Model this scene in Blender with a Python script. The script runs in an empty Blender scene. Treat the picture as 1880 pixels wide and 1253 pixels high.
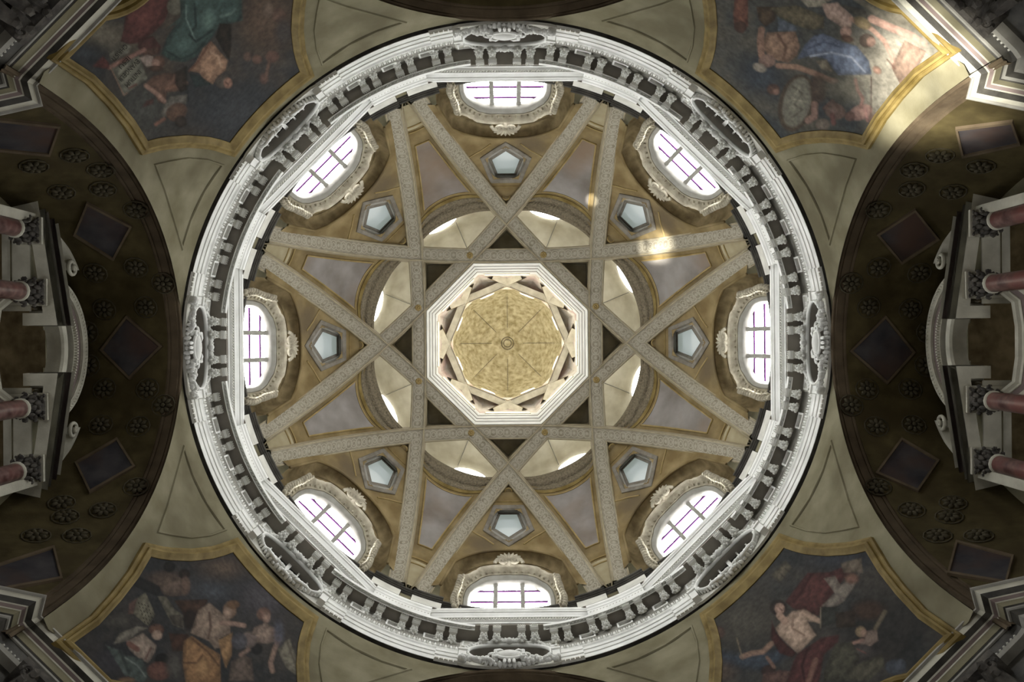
import bpy, math, random
import numpy as np
from mathutils import Vector, Matrix
from mathutils.bvhtree import BVHTree
random.seed(7)
rng = np.random.default_rng(5)
D2R = math.pi / 180
sc = bpy.context.scene
C = sc.collection
# ------------------------------------------------------------------ camera, world, light, exposure
FPX = 1600.0                       # focal length in pixels of the 1880 px wide frame
CAM = Vector((0.03, -0.095, 0.0))  # eye 1.6 m above the church floor, looking straight up
PP = (933.0, 626.5)
ROLL = 0.45 * D2R
cam_d = bpy.data.cameras.new('camera')
cam_d.sensor_width = 36.0
cam_d.lens = FPX * 36.0 / 1880.0
cam_d.shift_x = 7.0 / 1880.0
cam_d.clip_end = 200
cam = bpy.data.objects.new('camera', cam_d)
C.objects.link(cam)
ca, sa = math.cos(ROLL), math.sin(ROLL)
cam.matrix_world = Matrix(((ca, sa, 0, CAM.x), (sa, -ca, 0, CAM.y), (0, 0, -1, CAM.z), (0, 0, 0, 1)))
sc.camera = cam
world = bpy.data.worlds.new('world')
sc.world = world
world.use_nodes = True
world.node_tree.nodes['Background'].inputs[0].default_value = (0.75, 0.85, 1.0, 1)
world.node_tree.nodes['Background'].inputs[1].default_value = 0.02
sc.view_settings.view_transform = 'Standard'
sc.view_settings.look = 'None'
sc.view_settings.exposure = 0.5
sc.view_settings.gamma = 1.0
sc.view_settings.use_curve_mapping = False
sc.cycles.use_denoising = True
sc.cycles.max_bounces = 6
sc.cycles.diffuse_bounces = 4
SKY = 33.0        # radiance of the overcast sky in the oval windows

def spot(name, loc, aim, size_deg, power, col, blend=0.5, radius=0.05):
    d = bpy.data.lights.new(name, 'SPOT')
    d.energy = power; d.color = col; d.spot_size = size_deg * D2R; d.spot_blend = blend; d.shadow_soft_size = radius
    o = bpy.data.objects.new(name, d); C.objects.link(o)
    o.location = loc
    o.rotation_euler = (Vector(aim) - Vector(loc)).to_track_quat('-Z', 'Y').to_euler()
    return o

# ------------------------------------------------------------------ helpers
def srgb(r, g, b, k=1.0):
    f = lambda c: ((c / 255.0) / 12.92 if c <= 10 else ((c / 255.0 + 0.055) / 1.055) ** 2.4)
    return (min(1, f(r) * k), min(1, f(g) * k), min(1, f(b) * k), 1.0)

class MB:
    """collects vertices and faces of ONE mesh object"""
    def __init__(s):
        s.v = []; s.f = []; s.c = []; s.uv = []
    def add(s, vs, fs):
        o = len(s.v)
        s.v += [tuple(p) for p in vs]
        s.f += [tuple(i + o for i in f) for f in fs]
        return s
    def grid(s, rows, close_u=False, close_v=False, cols=None, uvs=None):
        o = len(s.v); n = len(rows[0]); m = len(rows)
        for r in rows:
            s.v += [tuple(p) for p in r]
        if cols is not None:
            for r in cols: s.c += list(r)
        if uvs is not None:
            for r in uvs: s.uv += list(r)
        for j in range(m if close_v else m - 1):
            for i in range(n if close_u else n - 1):
                a = j * n + i; b = j * n + (i + 1) % n
                c = ((j + 1) % m) * n + (i + 1) % n; d = ((j + 1) % m) * n + i
                s.f.append((o + a, o + b, o + c, o + d))
        return s
    def box(s, c, hx, hy, hz):
        c = Vector(c); hx = Vector(hx); hy = Vector(hy); hz = Vector(hz)
        P = [c + a * hx + b * hy + d * hz for d in (-1, 1) for b in (-1, 1) for a in (-1, 1)]
        s.add(P, [(0, 1, 3, 2), (4, 6, 7, 5), (0, 4, 5, 1), (2, 3, 7, 6), (0, 2, 6, 4), (1, 5, 7, 3)])
        return s
    def blob(s, c, hx, hy, hz, nu=6, nv=4):
        c = Vector(c); hx = Vector(hx); hy = Vector(hy); hz = Vector(hz)
        vs = [c - hz]; fs = []
        for j in range(1, nv):
            t = math.pi * j / nv
            for i in range(nu):
                a = 2 * math.pi * i / nu
                vs.append(c + (hx * math.cos(a) + hy * math.sin(a)) * math.sin(t) - hz * math.cos(t))
        vs.append(c + hz)
        L = len(vs) - 1
        for i in range(nu):
            k = (i + 1) % nu
            fs.append((0, 1 + k, 1 + i))
            for j in range(nv - 2):
                fs.append((1 + j * nu + i, 1 + j * nu + k, 1 + (j + 1) * nu + k, 1 + (j + 1) * nu + i))
            fs.append((1 + (nv - 2) * nu + i, 1 + (nv - 2) * nu + k, L))
        s.add(vs, fs)
        return s
    def tube(s, path, rad, n=6, closed=False, flat=None):
        P = [Vector(p) for p in path]; m = len(P)
        rows = []
        up = Vector((0.3, 0.2, 1)).normalized() if flat is None else Vector(flat)
        for i in range(m):
            a = P[(i - 1) % m] if (closed or i > 0) else P[i]
            b = P[(i + 1) % m] if (closed or i < m - 1) else P[i]
            t = (b - a).normalized()
            u = t.cross(up)
            if u.length < 1e-4: u = t.orthogonal()
            u.normalize(); w = u.cross(t)
            r = rad(i / max(1, m - 1)) if callable(rad) else rad
            rows.append([P[i] + (u * math.cos(q) + w * math.sin(q)) * r for q in [2 * math.pi * k / n for k in range(n)]])
        s.grid(rows, close_u=True, close_v=closed)
        if not closed:
            o = len(s.v) - m * n
            s.f.append(tuple(o + k for k in range(n - 1, -1, -1)))
            s.f.append(tuple(o + (m - 1) * n + k for k in range(n)))
        return s
    def loft(s, loops, cap=False):
        s.grid(loops, close_u=True)
        if cap:
            o = len(s.v) - len(loops[-1])
            s.f.append(tuple(range(o, len(s.v))))
        return s
    def build(s, name, mat, parent=None, smooth=False, rotz=0.0, **props):
        me = bpy.data.meshes.new(name)
        me.from_pydata(s.v, [], s.f)
        if s.c:
            at = me.color_attributes.new('Col', 'FLOAT_COLOR', 'POINT')
            at.data.foreach_set('color', np.array(s.c, dtype=np.float32).ravel())
        if s.uv:
            ul = me.uv_layers.new(name='UVMap')
            li = np.empty(len(me.loops), dtype=np.int32); me.loops.foreach_get('vertex_index', li)
            ul.data.foreach_set('uv', np.array(s.uv, dtype=np.float32)[li].ravel())
        me.materials.append(mat)
        if smooth:
            me.polygons.foreach_set('use_smooth', [True] * len(me.polygons))
        me.update()
        o = bpy.data.objects.new(name, me)
        C.objects.link(o)
        if parent: o.parent = parent
        o.rotation_euler.z = rotz
        for k, v in props.items(): o[k] = v
        return o

def empty(name, rotz=0.0, loc=(0, 0, 0), parent=None, **props):
    o = bpy.data.objects.new(name, None); C.objects.link(o)
    o.empty_display_size = 0.2
    o.location = loc; o.rotation_euler.z = rotz
    if parent: o.parent = parent
    for k, v in props.items(): o[k] = v
    return o

def copy_tree(o, parent=None, rotz=None, name=None):
    c = o.copy(); C.objects.link(c); c.parent = parent
    if rotz is not None: c.rotation_euler.z = rotz
    if name: c.name = name
    for ch in list(o.children): copy_tree(ch, c)
    return c

def pol(a, R, H):
    return Vector((R * math.cos(a * D2R), R * math.sin(a * D2R), H))

def revolve(mb, prof, a0, a1, step=1.5, caps=True):
    n = max(2, int(round(abs(a1 - a0) / step)) + 1)
    rows = [[pol(a0 + (a1 - a0) * i / (n - 1), R, H) for R, H in prof] for i in range(n)]
    o = len(mb.v)
    mb.grid(rows)
    if caps and abs(a1 - a0) < 359:
        k = len(prof)
        mb.f.append(tuple(o + i for i in range(k)))
        mb.f.append(tuple(o + (n - 1) * k + i for i in range(k - 1, -1, -1)))
    return mb

def sweep(mb, path, prof, closed=False, caps=True):
    """path: plan points; prof: (offset to the left of travel, height)"""
    P = [Vector((p[0], p[1])) for p in path]; m = len(P); rows = []
    for i in range(m):
        a = P[(i - 1) % m] if (closed or i > 0) else None
        b = P[(i + 1) % m] if (closed or i < m - 1) else None
        t1 = (P[i] - a).normalized() if a is not None else (b - P[i]).normalized()
        t2 = (b - P[i]).normalized() if b is not None else t1
        n1 = Vector((-t1.y, t1.x)); n2 = Vector((-t2.y, t2.x))
        nn = (n1 + n2).normalized(); k = 1.0 / max(0.25, nn.dot(n1))
        rows.append([Vector((P[i].x + nn.x * d * k, P[i].y + nn.y * d * k, h)) for d, h in prof])
    o = len(mb.v)
    mb.grid(rows, close_v=closed)
    if caps and not closed:
        k = len(prof)
        mb.f.append(tuple(o + i for i in range(k)))
        mb.f.append(tuple(o + (m - 1) * k + i for i in range(k - 1, -1, -1)))
    return mb

def resample(poly, centre, n, a0=0.0):
    """star-shaped closed outline sampled at n equal angles from centre"""
    out = []
    cx, cy = centre
    for k in range(n):
        a = a0 + 2 * math.pi * k / n
        dx, dy = math.cos(a), math.sin(a); best = 0
        for i in range(len(poly)):
            x1, y1 = poly[i][0] - cx, poly[i][1] - cy
            x2, y2 = poly[(i + 1) % len(poly)][0] - cx, poly[(i + 1) % len(poly)][1] - cy
            ex, ey = x2 - x1, y2 - y1
            den = dx * ey - dy * ex
            if abs(den) < 1e-9: continue
            t = (x1 * ey - y1 * ex) / den; u = (x1 * dy - y1 * dx) / den
            if t > 0 and -1e-6 <= u <= 1 + 1e-6: best = max(best, t)
        out.append((cx + dx * best, cy + dy * best))
    return out

def clip_poly(poly, x0, x1, y0, y1):
    for ax, lim, sg in ((0, x0, 1), (0, x1, -1), (1, y0, 1), (1, y1, -1)):
        out = []
        for i in range(len(poly)):
            p, q = poly[i], poly[(i + 1) % len(poly)]
            dp, dq = sg * (p[ax] - lim), sg * (q[ax] - lim)
            if dp >= 0: out.append(p)
            if dp * dq < 0:
                t = dp / (dp - dq)
                out.append((p[0] + (q[0] - p[0]) * t, p[1] + (q[1] - p[1]) * t))
        poly = out
        if not poly: return []
    return poly

def smooth_line(pts, n=6):
    P = [Vector(p) for p in pts]; out = []
    for i in range(len(P) - 1):
        a = P[max(0, i - 1)]; b = P[i]; c = P[i + 1]; d = P[min(len(P) - 1, i + 2)]
        for k in range(n):
            t = k / n
            out.append(0.5 * ((2 * b) + (c - a) * t + (2 * a - 5 * b + 4 * c - d) * t * t + (3 * b - a - 3 * c + d) * t ** 3))
    out.append(P[-1])
    return out

def ray(px, py):
    x, y = px - PP[0], py - PP[1]
    return Vector(((x * ca - y * sa) / FPX, (x * sa + y * ca) / FPX, 1.0)).normalized()

def bvh_of(mb):
    return BVHTree.FromPolygons([Vector(v) for v in mb.v], mb.f)

def hit(bvh, px, py):
    p, n, i, d = bvh.ray_cast(CAM, ray(px, py))
    if p is None: return None, None
    if n.dot(ray(px, py)) > 0: n = -n
    return p, n

def offset_poly(poly, d, closed=True):
    out = []; m = len(poly)
    for i in range(m):
        p = Vector(poly[i])
        a = Vector(poly[(i - 1) % m]) if (closed or i > 0) else None
        b = Vector(poly[(i + 1) % m]) if (closed or i < m - 1) else None
        t1 = (p - a).normalized() if a is not None else (b - p).normalized()
        t2 = (b - p).normalized() if b is not None else t1
        n1 = Vector((-t1.y, t1.x)); n2 = Vector((-t2.y, t2.x))
        nn = n1 + n2
        nn = nn.normalized() if nn.length > 1e-6 else n1
        out.append(p + nn * (d / max(0.35, nn.dot(n1))))
    return out

def ribbon(mb, bvh, poly, prof, closed=True):
    """moulding laid on a surface along an outline; prof: (offset px, height m)"""
    rows = []
    for off, h in prof:
        row = []
        for q in offset_poly(poly, off, closed):
            p, n = hit(bvh, q.x, q.y)
            if p is None: p, n = (Vector(row[-1]), Vector((0, 0, 0))) if row else (Vector((0, 0, 18)), Vector((0, 0, -1)))
            row.append(p + n * h)
        rows.append(row)
    mb.grid(rows, close_u=closed)
    return mb

def inside(poly, X, Y):
    r = np.zeros(X.shape, bool); n = len(poly)
    for i in range(n):
        x1, y1 = poly[i][0], poly[i][1]; x2, y2 = poly[(i + 1) % n][0], poly[(i + 1) % n][1]
        c = ((y1 > Y) != (y2 > Y))
        with np.errstate(divide='ignore', invalid='ignore'):
            xi = (x2 - x1) * (Y - y1) / (y2 - y1 + 1e-12) + x1
        r ^= c & (X < xi)
    return r

def edge_dist(poly, X, Y):
    d = np.full(X.shape, 1e9); n = len(poly)
    for i in range(n):
        x1, y1 = poly[i]; x2, y2 = poly[(i + 1) % n]
        ex, ey = x2 - x1, y2 - y1
        t = np.clip(((X - x1) * ex + (Y - y1) * ey) / (ex * ex + ey * ey + 1e-9), 0, 1)
        d = np.minimum(d, np.hypot(X - x1 - t * ex, Y - y1 - t * ey))
    return d

def vnoise(X, Y, scale, seed=0):
    r = np.random.default_rng(seed); T = r.random((64, 64))
    x = X / scale; y = Y / scale
    xi = np.floor(x).astype(int); yi = np.floor(y).astype(int)
    fx = x - xi; fy = y - yi
    fx = fx * fx * (3 - 2 * fx); fy = fy * fy * (3 - 2 * fy)
    g = lambda a, b: T[a % 64, b % 64]
    return (g(xi, yi) * (1 - fx) + g(xi + 1, yi) * fx) * (1 - fy) + (g(xi, yi + 1) * (1 - fx) + g(xi + 1, yi + 1) * fx) * fy

def fbm(X, Y, scale, seed=0):
    return (vnoise(X, Y, scale, seed) * 0.5 + vnoise(X, Y, scale / 2.1, seed + 1) * 0.3 + vnoise(X, Y, scale / 4.3, seed + 2) * 0.2)

# ------------------------------------------------------------------ materials
def new_mat(name):
    m = bpy.data.materials.new(name); m.use_nodes = True
    nt = m.node_tree
    return m, nt, nt.nodes['Principled BSDF']

def N(nt, typ, **kw):
    n = nt.nodes.new(typ)
    for k, v in kw.items(): setattr(n, k, v)
    return n

def plaster(name, c1, c2, scale=3.0, bump=0.15, rough=0.85, stain=None, spec=0.2, coord='Object', rand=False, fine=30.0):
    m, nt, b = new_mat(name)
    tc = N(nt, 'ShaderNodeTexCoord')
    vec = tc.outputs[coord]
    if rand:
        oi = N(nt, 'ShaderNodeObjectInfo'); ad = N(nt, 'ShaderNodeVectorMath', operation='ADD')
        mu = N(nt, 'ShaderNodeMath', operation='MULTIPLY'); mu.inputs[1].default_value = 57.0
        nt.links.new(oi.outputs['Random'], mu.inputs[0])
        nt.links.new(vec, ad.inputs[0]); nt.links.new(mu.outputs[0], ad.inputs[1])
        vec = ad.outputs[0]
    no = N(nt, 'ShaderNodeTexNoise'); no.inputs['Scale'].default_value = scale; no.inputs['Detail'].default_value = 6
    nt.links.new(vec, no.inputs['Vector'])
    cr = N(nt, 'ShaderNodeValToRGB')
    cr.color_ramp.elements[0].position = 0.32; cr.color_ramp.elements[0].color = c1
    cr.color_ramp.elements[1].position = 0.68; cr.color_ramp.elements[1].color = c2
    nt.links.new(no.outputs['Fac'], cr.inputs[0])
    col = cr.outputs[0]
    if stain:
        n2 = N(nt, 'ShaderNodeTexNoise'); n2.inputs['Scale'].default_value = scale * 0.33; n2.inputs['Detail'].default_value = 4
        nt.links.new(vec, n2.inputs['Vector'])
        r2 = N(nt, 'ShaderNodeValToRGB'); r2.color_ramp.elements[0].position = 0.48; r2.color_ramp.elements[1].position = 0.66
        nt.links.new(n2.outputs['Fac'], r2.inputs[0])
        mx = N(nt, 'ShaderNodeMixRGB'); mx.inputs[2].default_value = stain
        nt.links.new(r2.outputs[0], mx.inputs[0]); nt.links.new(col, mx.inputs[1]); col = mx.outputs[0]
    nt.links.new(col, b.inputs['Base Color'])
    b.inputs['Roughness'].default_value = rough
    b.inputs['Specular IOR Level'].default_value = spec
    if bump:
        n3 = N(nt, 'ShaderNodeTexNoise'); n3.inputs['Scale'].default_value = fine; n3.inputs['Detail'].default_value = 3
        nt.links.new(vec, n3.inputs['Vector'])
        bp = N(nt, 'ShaderNodeBump'); bp.inputs['Strength'].default_value = bump; bp.inputs['Distance'].default_value = 0.03
        nt.links.new(n3.outputs['Fac'], bp.inputs['Height']); nt.links.new(bp.outputs[0], b.inputs['Normal'])
    return m

def painted(name, rough=0.8, grain=0.25, gscale=9.0):
    """colour attribute of a painted surface, broken up with noise"""
    m, nt, b = new_mat(name)
    at = N(nt, 'ShaderNodeAttribute'); at.attribute_name = 'Col'
    tc = N(nt, 'ShaderNodeTexCoord')
    no = N(nt, 'ShaderNodeTexNoise'); no.inputs['Scale'].default_value = gscale; no.inputs['Detail'].default_value = 8
    nt.links.new(tc.outputs['Object'], no.inputs['Vector'])
    mr = N(nt, 'ShaderNodeMapRange')
    mr.inputs['From Min'].default_value = 0.3; mr.inputs['From Max'].default_value = 0.7
    mr.inputs['To Min'].default_value = 1 - grain; mr.inputs['To Max'].default_value = 1 + grain
    nt.links.new(no.outputs['Fac'], mr.inputs['Value'])
    mx = N(nt, 'ShaderNodeVectorMath', operation='SCALE')
    nt.links.new(at.outputs['Color'], mx.inputs[0]); nt.links.new(mr.outputs[0], mx.inputs['Scale'])
    nt.links.new(mx.outputs[0], b.inputs['Base Color'])
    b.inputs['Roughness'].default_value = rough; b.inputs['Specular IOR Level'].default_value = 0.2
    return m

def emitter(name, col, strength):
    m, nt, b = new_mat(name)
    b.inputs['Base Color'].default_value = (0.3, 0.32, 0.34, 1)
    b.inputs['Roughness'].default_value = 0.15
    b.inputs['Emission Color'].default_value = col
    b.inputs['Emission Strength'].default_value = strength
    return m

def rib_ornament(name, base, line, dark, pitch=0.46):
    """guilloche of circles painted and carved along the rib (UV: metres along, metres across)"""
    m, nt, b = new_mat(name)
    uv = N(nt, 'ShaderNodeUVMap'); sp = N(nt, 'ShaderNodeSeparateXYZ')
    nt.links.new(uv.outputs[0], sp.inputs[0])
    def M(op, a, c=None):
        n = N(nt, 'ShaderNodeMath', operation=op)
        for i, q in enumerate((a, c)):
            if q is None: continue
            if isinstance(q, (int, float)): n.inputs[i].default_value = q
            else: nt.links.new(q, n.inputs[i])
        return n.outputs[0]
    def ring(shift, R, w):
        x = M('MULTIPLY', M('SUBTRACT', M('FRACT', M('ADD', M('DIVIDE', sp.outputs[0], pitch), shift)), 0.5), pitch)
        d = M('SQRT', M('ADD', M('MULTIPLY', x, x), M('MULTIPLY', sp.outputs[1], sp.outputs[1])))
        return M('LESS_THAN', M('ABSOLUTE', M('SUBTRACT', d, R)), w)
    pat = M('MAXIMUM', M('MAXIMUM', ring(0.0, 0.135, 0.012), ring(0.5, 0.135, 0.012)), M('MAXIMUM', ring(0.0, 0.065, 0.014), ring(0.5, 0.03, 0.02)))
    edge = M('LESS_THAN', M('ABSOLUTE', M('SUBTRACT', M('ABSOLUTE', sp.outputs[1]), 0.195)), 0.012)
    pat = M('MAXIMUM', pat, edge)
    tc = N(nt, 'ShaderNodeTexCoord')
    no = N(nt, 'ShaderNodeTexNoise'); no.inputs['Scale'].default_value = 5; no.inputs['Detail'].default_value = 6
    nt.links.new(tc.outputs['Object'], no.inputs['Vector'])
    cr = N(nt, 'ShaderNodeValToRGB')
    cr.color_ramp.elements[0].position = 0.3; cr.color_ramp.elements[0].color = dark
    cr.color_ramp.elements[1].position = 0.65; cr.color_ramp.elements[1].color = base
    nt.links.new(no.outputs['Fac'], cr.inputs[0])
    mx = N(nt, 'ShaderNodeMixRGB'); mx.inputs[2].default_value = line
    nt.links.new(M('MULTIPLY', pat, 0.55), mx.inputs[0]); nt.links.new(cr.outputs[0], mx.inputs[1])
    nt.links.new(mx.outputs[0], b.inputs['Base Color'])
    bp = N(nt, 'ShaderNodeBump'); bp.inputs['Strength'].default_value = 0.5; bp.inputs['Distance'].default_value = 0.02
    nt.links.new(pat, bp.inputs['Height']); nt.links.new(bp.outputs[0], b.inputs['Normal'])
    b.inputs['Roughness'].default_value = 0.8; b.inputs['Specular IOR Level'].default_value = 0.2
    return m

def lin(r, g, b): return (r, g, b, 1)
M_white = plaster('white_stucco', lin(.70, .70, .66), lin(.86, .86, .82), 2.0, 0.1)
M_stucco = plaster('pale_grey_stucco', lin(.50, .49, .44), lin(.66, .65, .58), 3.0, 0.15)
M_frame = plaster('window_frame_stucco', lin(.26, .23, .17), lin(.46, .42, .32), 4.0, 0.3)
M_grey = plaster('grey_moulding', lin(.24, .23, .20), lin(.34, .33, .29), 3.0, 0.1)
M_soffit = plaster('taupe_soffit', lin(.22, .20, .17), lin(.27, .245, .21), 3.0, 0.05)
M_cream = plaster('cream_limewash', lin(.155, .138, .08), lin(.235, .215, .14), 1.6, 0.12, stain=lin(.125, .11, .065))
M_ochre = plaster('ochre_vault_plaster', lin(.15, .105, .042), lin(.27, .205, .10), 1.5, 0.15, stain=lin(.12, .09, .05))
M_springer = plaster('cream_springer', lin(.32, .27, .16), lin(.44, .39, .26), 2.0, 0.1)
M_conch = plaster('brown_conch_plaster', lin(.13, .095, .045), lin(.30, .23, .12), 3.0, 0.15)
M_rib = rib_ornament('carved_rib', lin(.30, .27, .205), lin(.44, .41, .33), lin(.20, .175, .125))
M_ribside = plaster('rib_flank', lin(.26, .22, .14), lin(.36, .31, .21), 4.0, 0.1)
M_lrib = plaster('lantern_rib_cream', lin(.66, .61, .46), lin(.84, .79, .63), 5.0, 0.1)
M_panel = plaster('faded_grey_fresco', lin(.16, .14, .12), lin(.28, .26, .24), 1.0, 0.05, stain=lin(.20, .145, .10), rand=True)
M_gold = plaster('gilt_ochre_moulding', lin(.125, .085, .02), lin(.24, .175, .06), 3.0, 0.1, rough=0.6)
M_goldline = plaster('thin_gilt_line', lin(.24, .17, .06), lin(.36, .27, .12), 3.0, 0.05, rough=0.6)
M_dark = plaster('dark_stone_and_shade', lin(.03, .028, .024), lin(.075, .07, .058), 4.0, 0.1, rough=0.5)  # dark stone, and shade put into colour under the ring and dome base
M_pent = plaster('grey_stone_pentagon', lin(.13, .115, .09), lin(.22, .20, .165), 4.0, 0.15)
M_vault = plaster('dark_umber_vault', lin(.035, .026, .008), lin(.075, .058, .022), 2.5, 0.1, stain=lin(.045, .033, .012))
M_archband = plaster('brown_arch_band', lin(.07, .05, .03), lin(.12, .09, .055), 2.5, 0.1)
M_rosette = plaster('grey_rosette', lin(.042, .035, .018), lin(.078, .066, .04), 6.0, 0.2)
M_lunpaint = plaster('dark_vault_canvas', lin(.022, .021, .024), lin(.055, .05, .05), 2.0, 0.05, stain=lin(.06, .035, .025), rand=True)
M_marble = plaster('red_marble', lin(.06, .024, .02), lin(.20, .115, .10), 7.0, 0.0, rough=0.3, stain=lin(.16, .06, .05), spec=0.5)
M_aed = plaster('aedicule_limestone', lin(.42, .40, .32), lin(.58, .56, .46), 3.0, 0.15)
M_aeddark = plaster('purple_grey_fascia', lin(.17, .13, .12), lin(.22, .175, .16), 3.0, 0.05)
M_cap = plaster('dark_capital_stone', lin(.04, .036, .032), lin(.11, .10, .085), 6.0, 0.3)
M_chamber = plaster('light_chamber_plaster', lin(.58, .54, .43), lin(.76, .73, .62), 2.0, 0.05)
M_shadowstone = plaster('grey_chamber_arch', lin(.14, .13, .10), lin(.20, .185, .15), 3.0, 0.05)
M_archivolt = plaster('carved_brown_archivolt', lin(.12, .10, .065), lin(.24, .20, .135), 16.0, 0.8, fine=40)
M_lantern = plaster('scrollwork_lantern_dome', lin(.22, .18, .085), lin(.44, .38, .235), 5.5, 0.1)
M_floor = plaster('church_floor', lin(.30, .25, .19), lin(.42, .37, .29), 1.0, 0.0, rough=0.5)
M_lower = plaster('lower_wall_stone', lin(.16, .13, .09), lin(.26, .22, .16), 1.0, 0.1)
M_paint = painted('fresco_paint')
M_ink = plaster('dark_ink', lin(.012, .010, .008), lin(.02, .018, .012), 5.0, 0.0)
M_iron = plaster('violet_iron_bar', lin(.09, .03, .11), lin(.14, .05, .17), 5.0, 0.0)
M_sky = emitter('bright_sky_glass', (0.97, 0.99, 1.0, 1), SKY)
M_sky2 = emitter('chamber_sky_glass', (1.0, 0.99, 0.95, 1), 9.0)
M_sky3 = emitter('lantern_sky_glass', (1.0, 0.99, 0.95, 1), 25.0)
M_sky4 = emitter('lantern_drum_glass', (1.0, 0.99, 0.95, 1), 1.9)
M_pentglass = emitter('milky_pentagon_glass', (0.76, 0.88, 0.80, 1), 0.20)
M_darkglass = plaster('dark_window_glass', lin(.02, .03, .03), lin(.035, .045, .045), 2.0, 0.0, rough=0.12, spec=0.5)

DIRS = ['right', 'lower right', 'bottom', 'lower left', 'left', 'upper left', 'top', 'upper right']
HALF = ['right, just below the middle', 'bottom, right of the middle', 'bottom, left of the middle', 'left, just below the middle',
        'left, just above the middle', 'top, left of the middle', 'top, right of the middle', 'right, just above the middle']
# ================================================================== LARGE STRUCTURE
HRING, RRING = 20.0, 7.5           # top of the pendentives
DRIB, HCROWN = 2.98, 29.4

def rib_H(t): return HCROWN - .0903 * t * t - .00188 * t ** 4

# ---- floor and lower church walls (below the picture, they close the room)
mb = MB(); mb.add([(-14, -14, -1.6), (14, -14, -1.6), (14, 14, -1.6), (-14, 14, -1.6)], [(0, 1, 2, 3)])
mb.build('floor', M_floor, kind='structure', label='stone church floor far below the dome')
for nm, (x, y) in {'wall_right': (1, 0), 'wall_bottom': (0, 1), 'wall_left': (-1, 0), 'wall_top': (0, -1)}.items():
    mb = MB(); mb.box((x * 14.1, y * 14.1, 9.5), (0.1 if x else 14, 0, 0), (0, 0.1 if y else 14, 0), (0, 0, 11.1))
    mb.build(nm, M_lower, kind='structure', label='plain outer church wall behind the %s chapel' % nm.split('_')[1])

# unseen windows, added low in the chapels to light floor and soffits from below
M_addedwin = emitter('added_window_glass', (0.98, 0.99, 1.0, 1), 3.4)
for k, nm in enumerate(('right', 'bottom', 'left', 'top')):
    R = Matrix.Rotation(k * 90 * D2R, 3, 'Z')
    def arc_(w, x, h0=1.0, hs=7.0): return [R @ Vector((x, -w, h0)), R @ Vector((x, w, h0))] + [R @ Vector((x, w * math.cos(q * math.pi / 12), hs + w * math.sin(q * math.pi / 12))) for q in range(13)]
    ro = empty('window_%d' % (33 + k), kind='structure', label='tall unseen arched window added low in the %s chapel as light from below' % nm)
    m = MB(); P_ = arc_(2.2, 13.94); m.add(P_, [tuple(range(len(P_)))]); m.build('pane', M_addedwin, ro)
    m = MB(); m.loft([arc_(2.5, 13.98, .8), arc_(2.5, 13.85, .8), arc_(2.2, 13.85), arc_(2.2, 13.95)]); m.build('window_frame', M_stucco, ro)

# ---- pendentive walls (one per corner) -------------------------------------------------
ARCH_A, ARCH_H0, ARCH_RISE, WX = 4.3, 13.0, 7.0, 7.45
def arch_Y(H, a=ARCH_A, h0=ARCH_H0, rise=ARCH_RISE):
    h = min(1.0, max(0.0, (H - h0) / rise)); return a * math.sqrt(max(0.0, 1 - h ** 2.5))
def arch_H(Y, a=ARCH_A, h0=ARCH_H0, rise=ARCH_RISE):
    q = min(1.0, abs(Y) / a); return h0 + rise * (max(0.0, 1 - q * q)) ** 0.4
THC = math.atan2(ARCH_A, WX) / D2R
def plan_R(th):                        # chamfered square plan of the crossing
    tt = min(th % 90, 90 - th % 90)
    return WX / math.cos(tt * D2R) if tt <= THC else (WX + ARCH_A) * math.sqrt(0.5) / math.cos((45 - tt) * D2R)
def wall_R(th, H):                     # pendentive: the softened plan gathers into the ring circle
    Rs = sum(plan_R(th + k) for k in range(-8, 9)) / 17.0
    return RRING + (Rs - RRING) * max(0.0, (HRING - H) / (HRING - ARCH_H0))
def wall_edge_H(th):
    tt = min(th, 90 - th)
    t2 = min(tt, THC); k = arch_H(WX * math.tan(t2 * D2R)) / (WX / math.cos(t2 * D2R)); H = ARCH_H0 + 2
    for _ in range(60): H = .5 * H + .5 * wall_R(th, H) * k
    if tt > THC: H += (ARCH_H0 + .62 - H) * min(1, (tt - THC) / 2.0)
    return min(max(H, ARCH_H0 + .5), HRING - .001)
def wall_rows(ext=0.0):
    ths = [THC * (1 - (1 - i / 40.0) ** 1.7) for i in range(41)] + [THC + (90 - 2 * THC) * i / 24.0 for i in range(1, 24)]
    ths += [90 - t for t in ths[:41]][::-1]
    rows = []
    for th in ths:
        H0 = wall_edge_H(th) - ext
        rows.append([pol(th, wall_R(th, H0 + (HRING - H0) * s), H0 + (HRING - H0) * s) for s in [k / 14.0 for k in range(15)]])
    return rows
WALLROWS = wall_rows(); WALLEXT = wall_rows(1.0)
CORNERS = [('lower_right', 0), ('lower_left', 90), ('upper_left', 180), ('upper_right', 270)]
wall_bvh = {}; wall_obj = {}
for nm, a in CORNERS:
    m = MB(); R = Matrix.Rotation(a * D2R, 3, 'Z')
    m.grid([[R @ p for p in r] for r in WALLROWS])
    e = MB(); e.grid([[R @ p for p in r] for r in WALLEXT]); wall_bvh[nm] = bvh_of(e)
    wall_obj[nm] = m.build('wall_' + nm, M_cream, smooth=True, kind='structure', label='cream pendentive wall in the %s corner around the fresco' % nm.replace('_', ' '))

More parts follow.
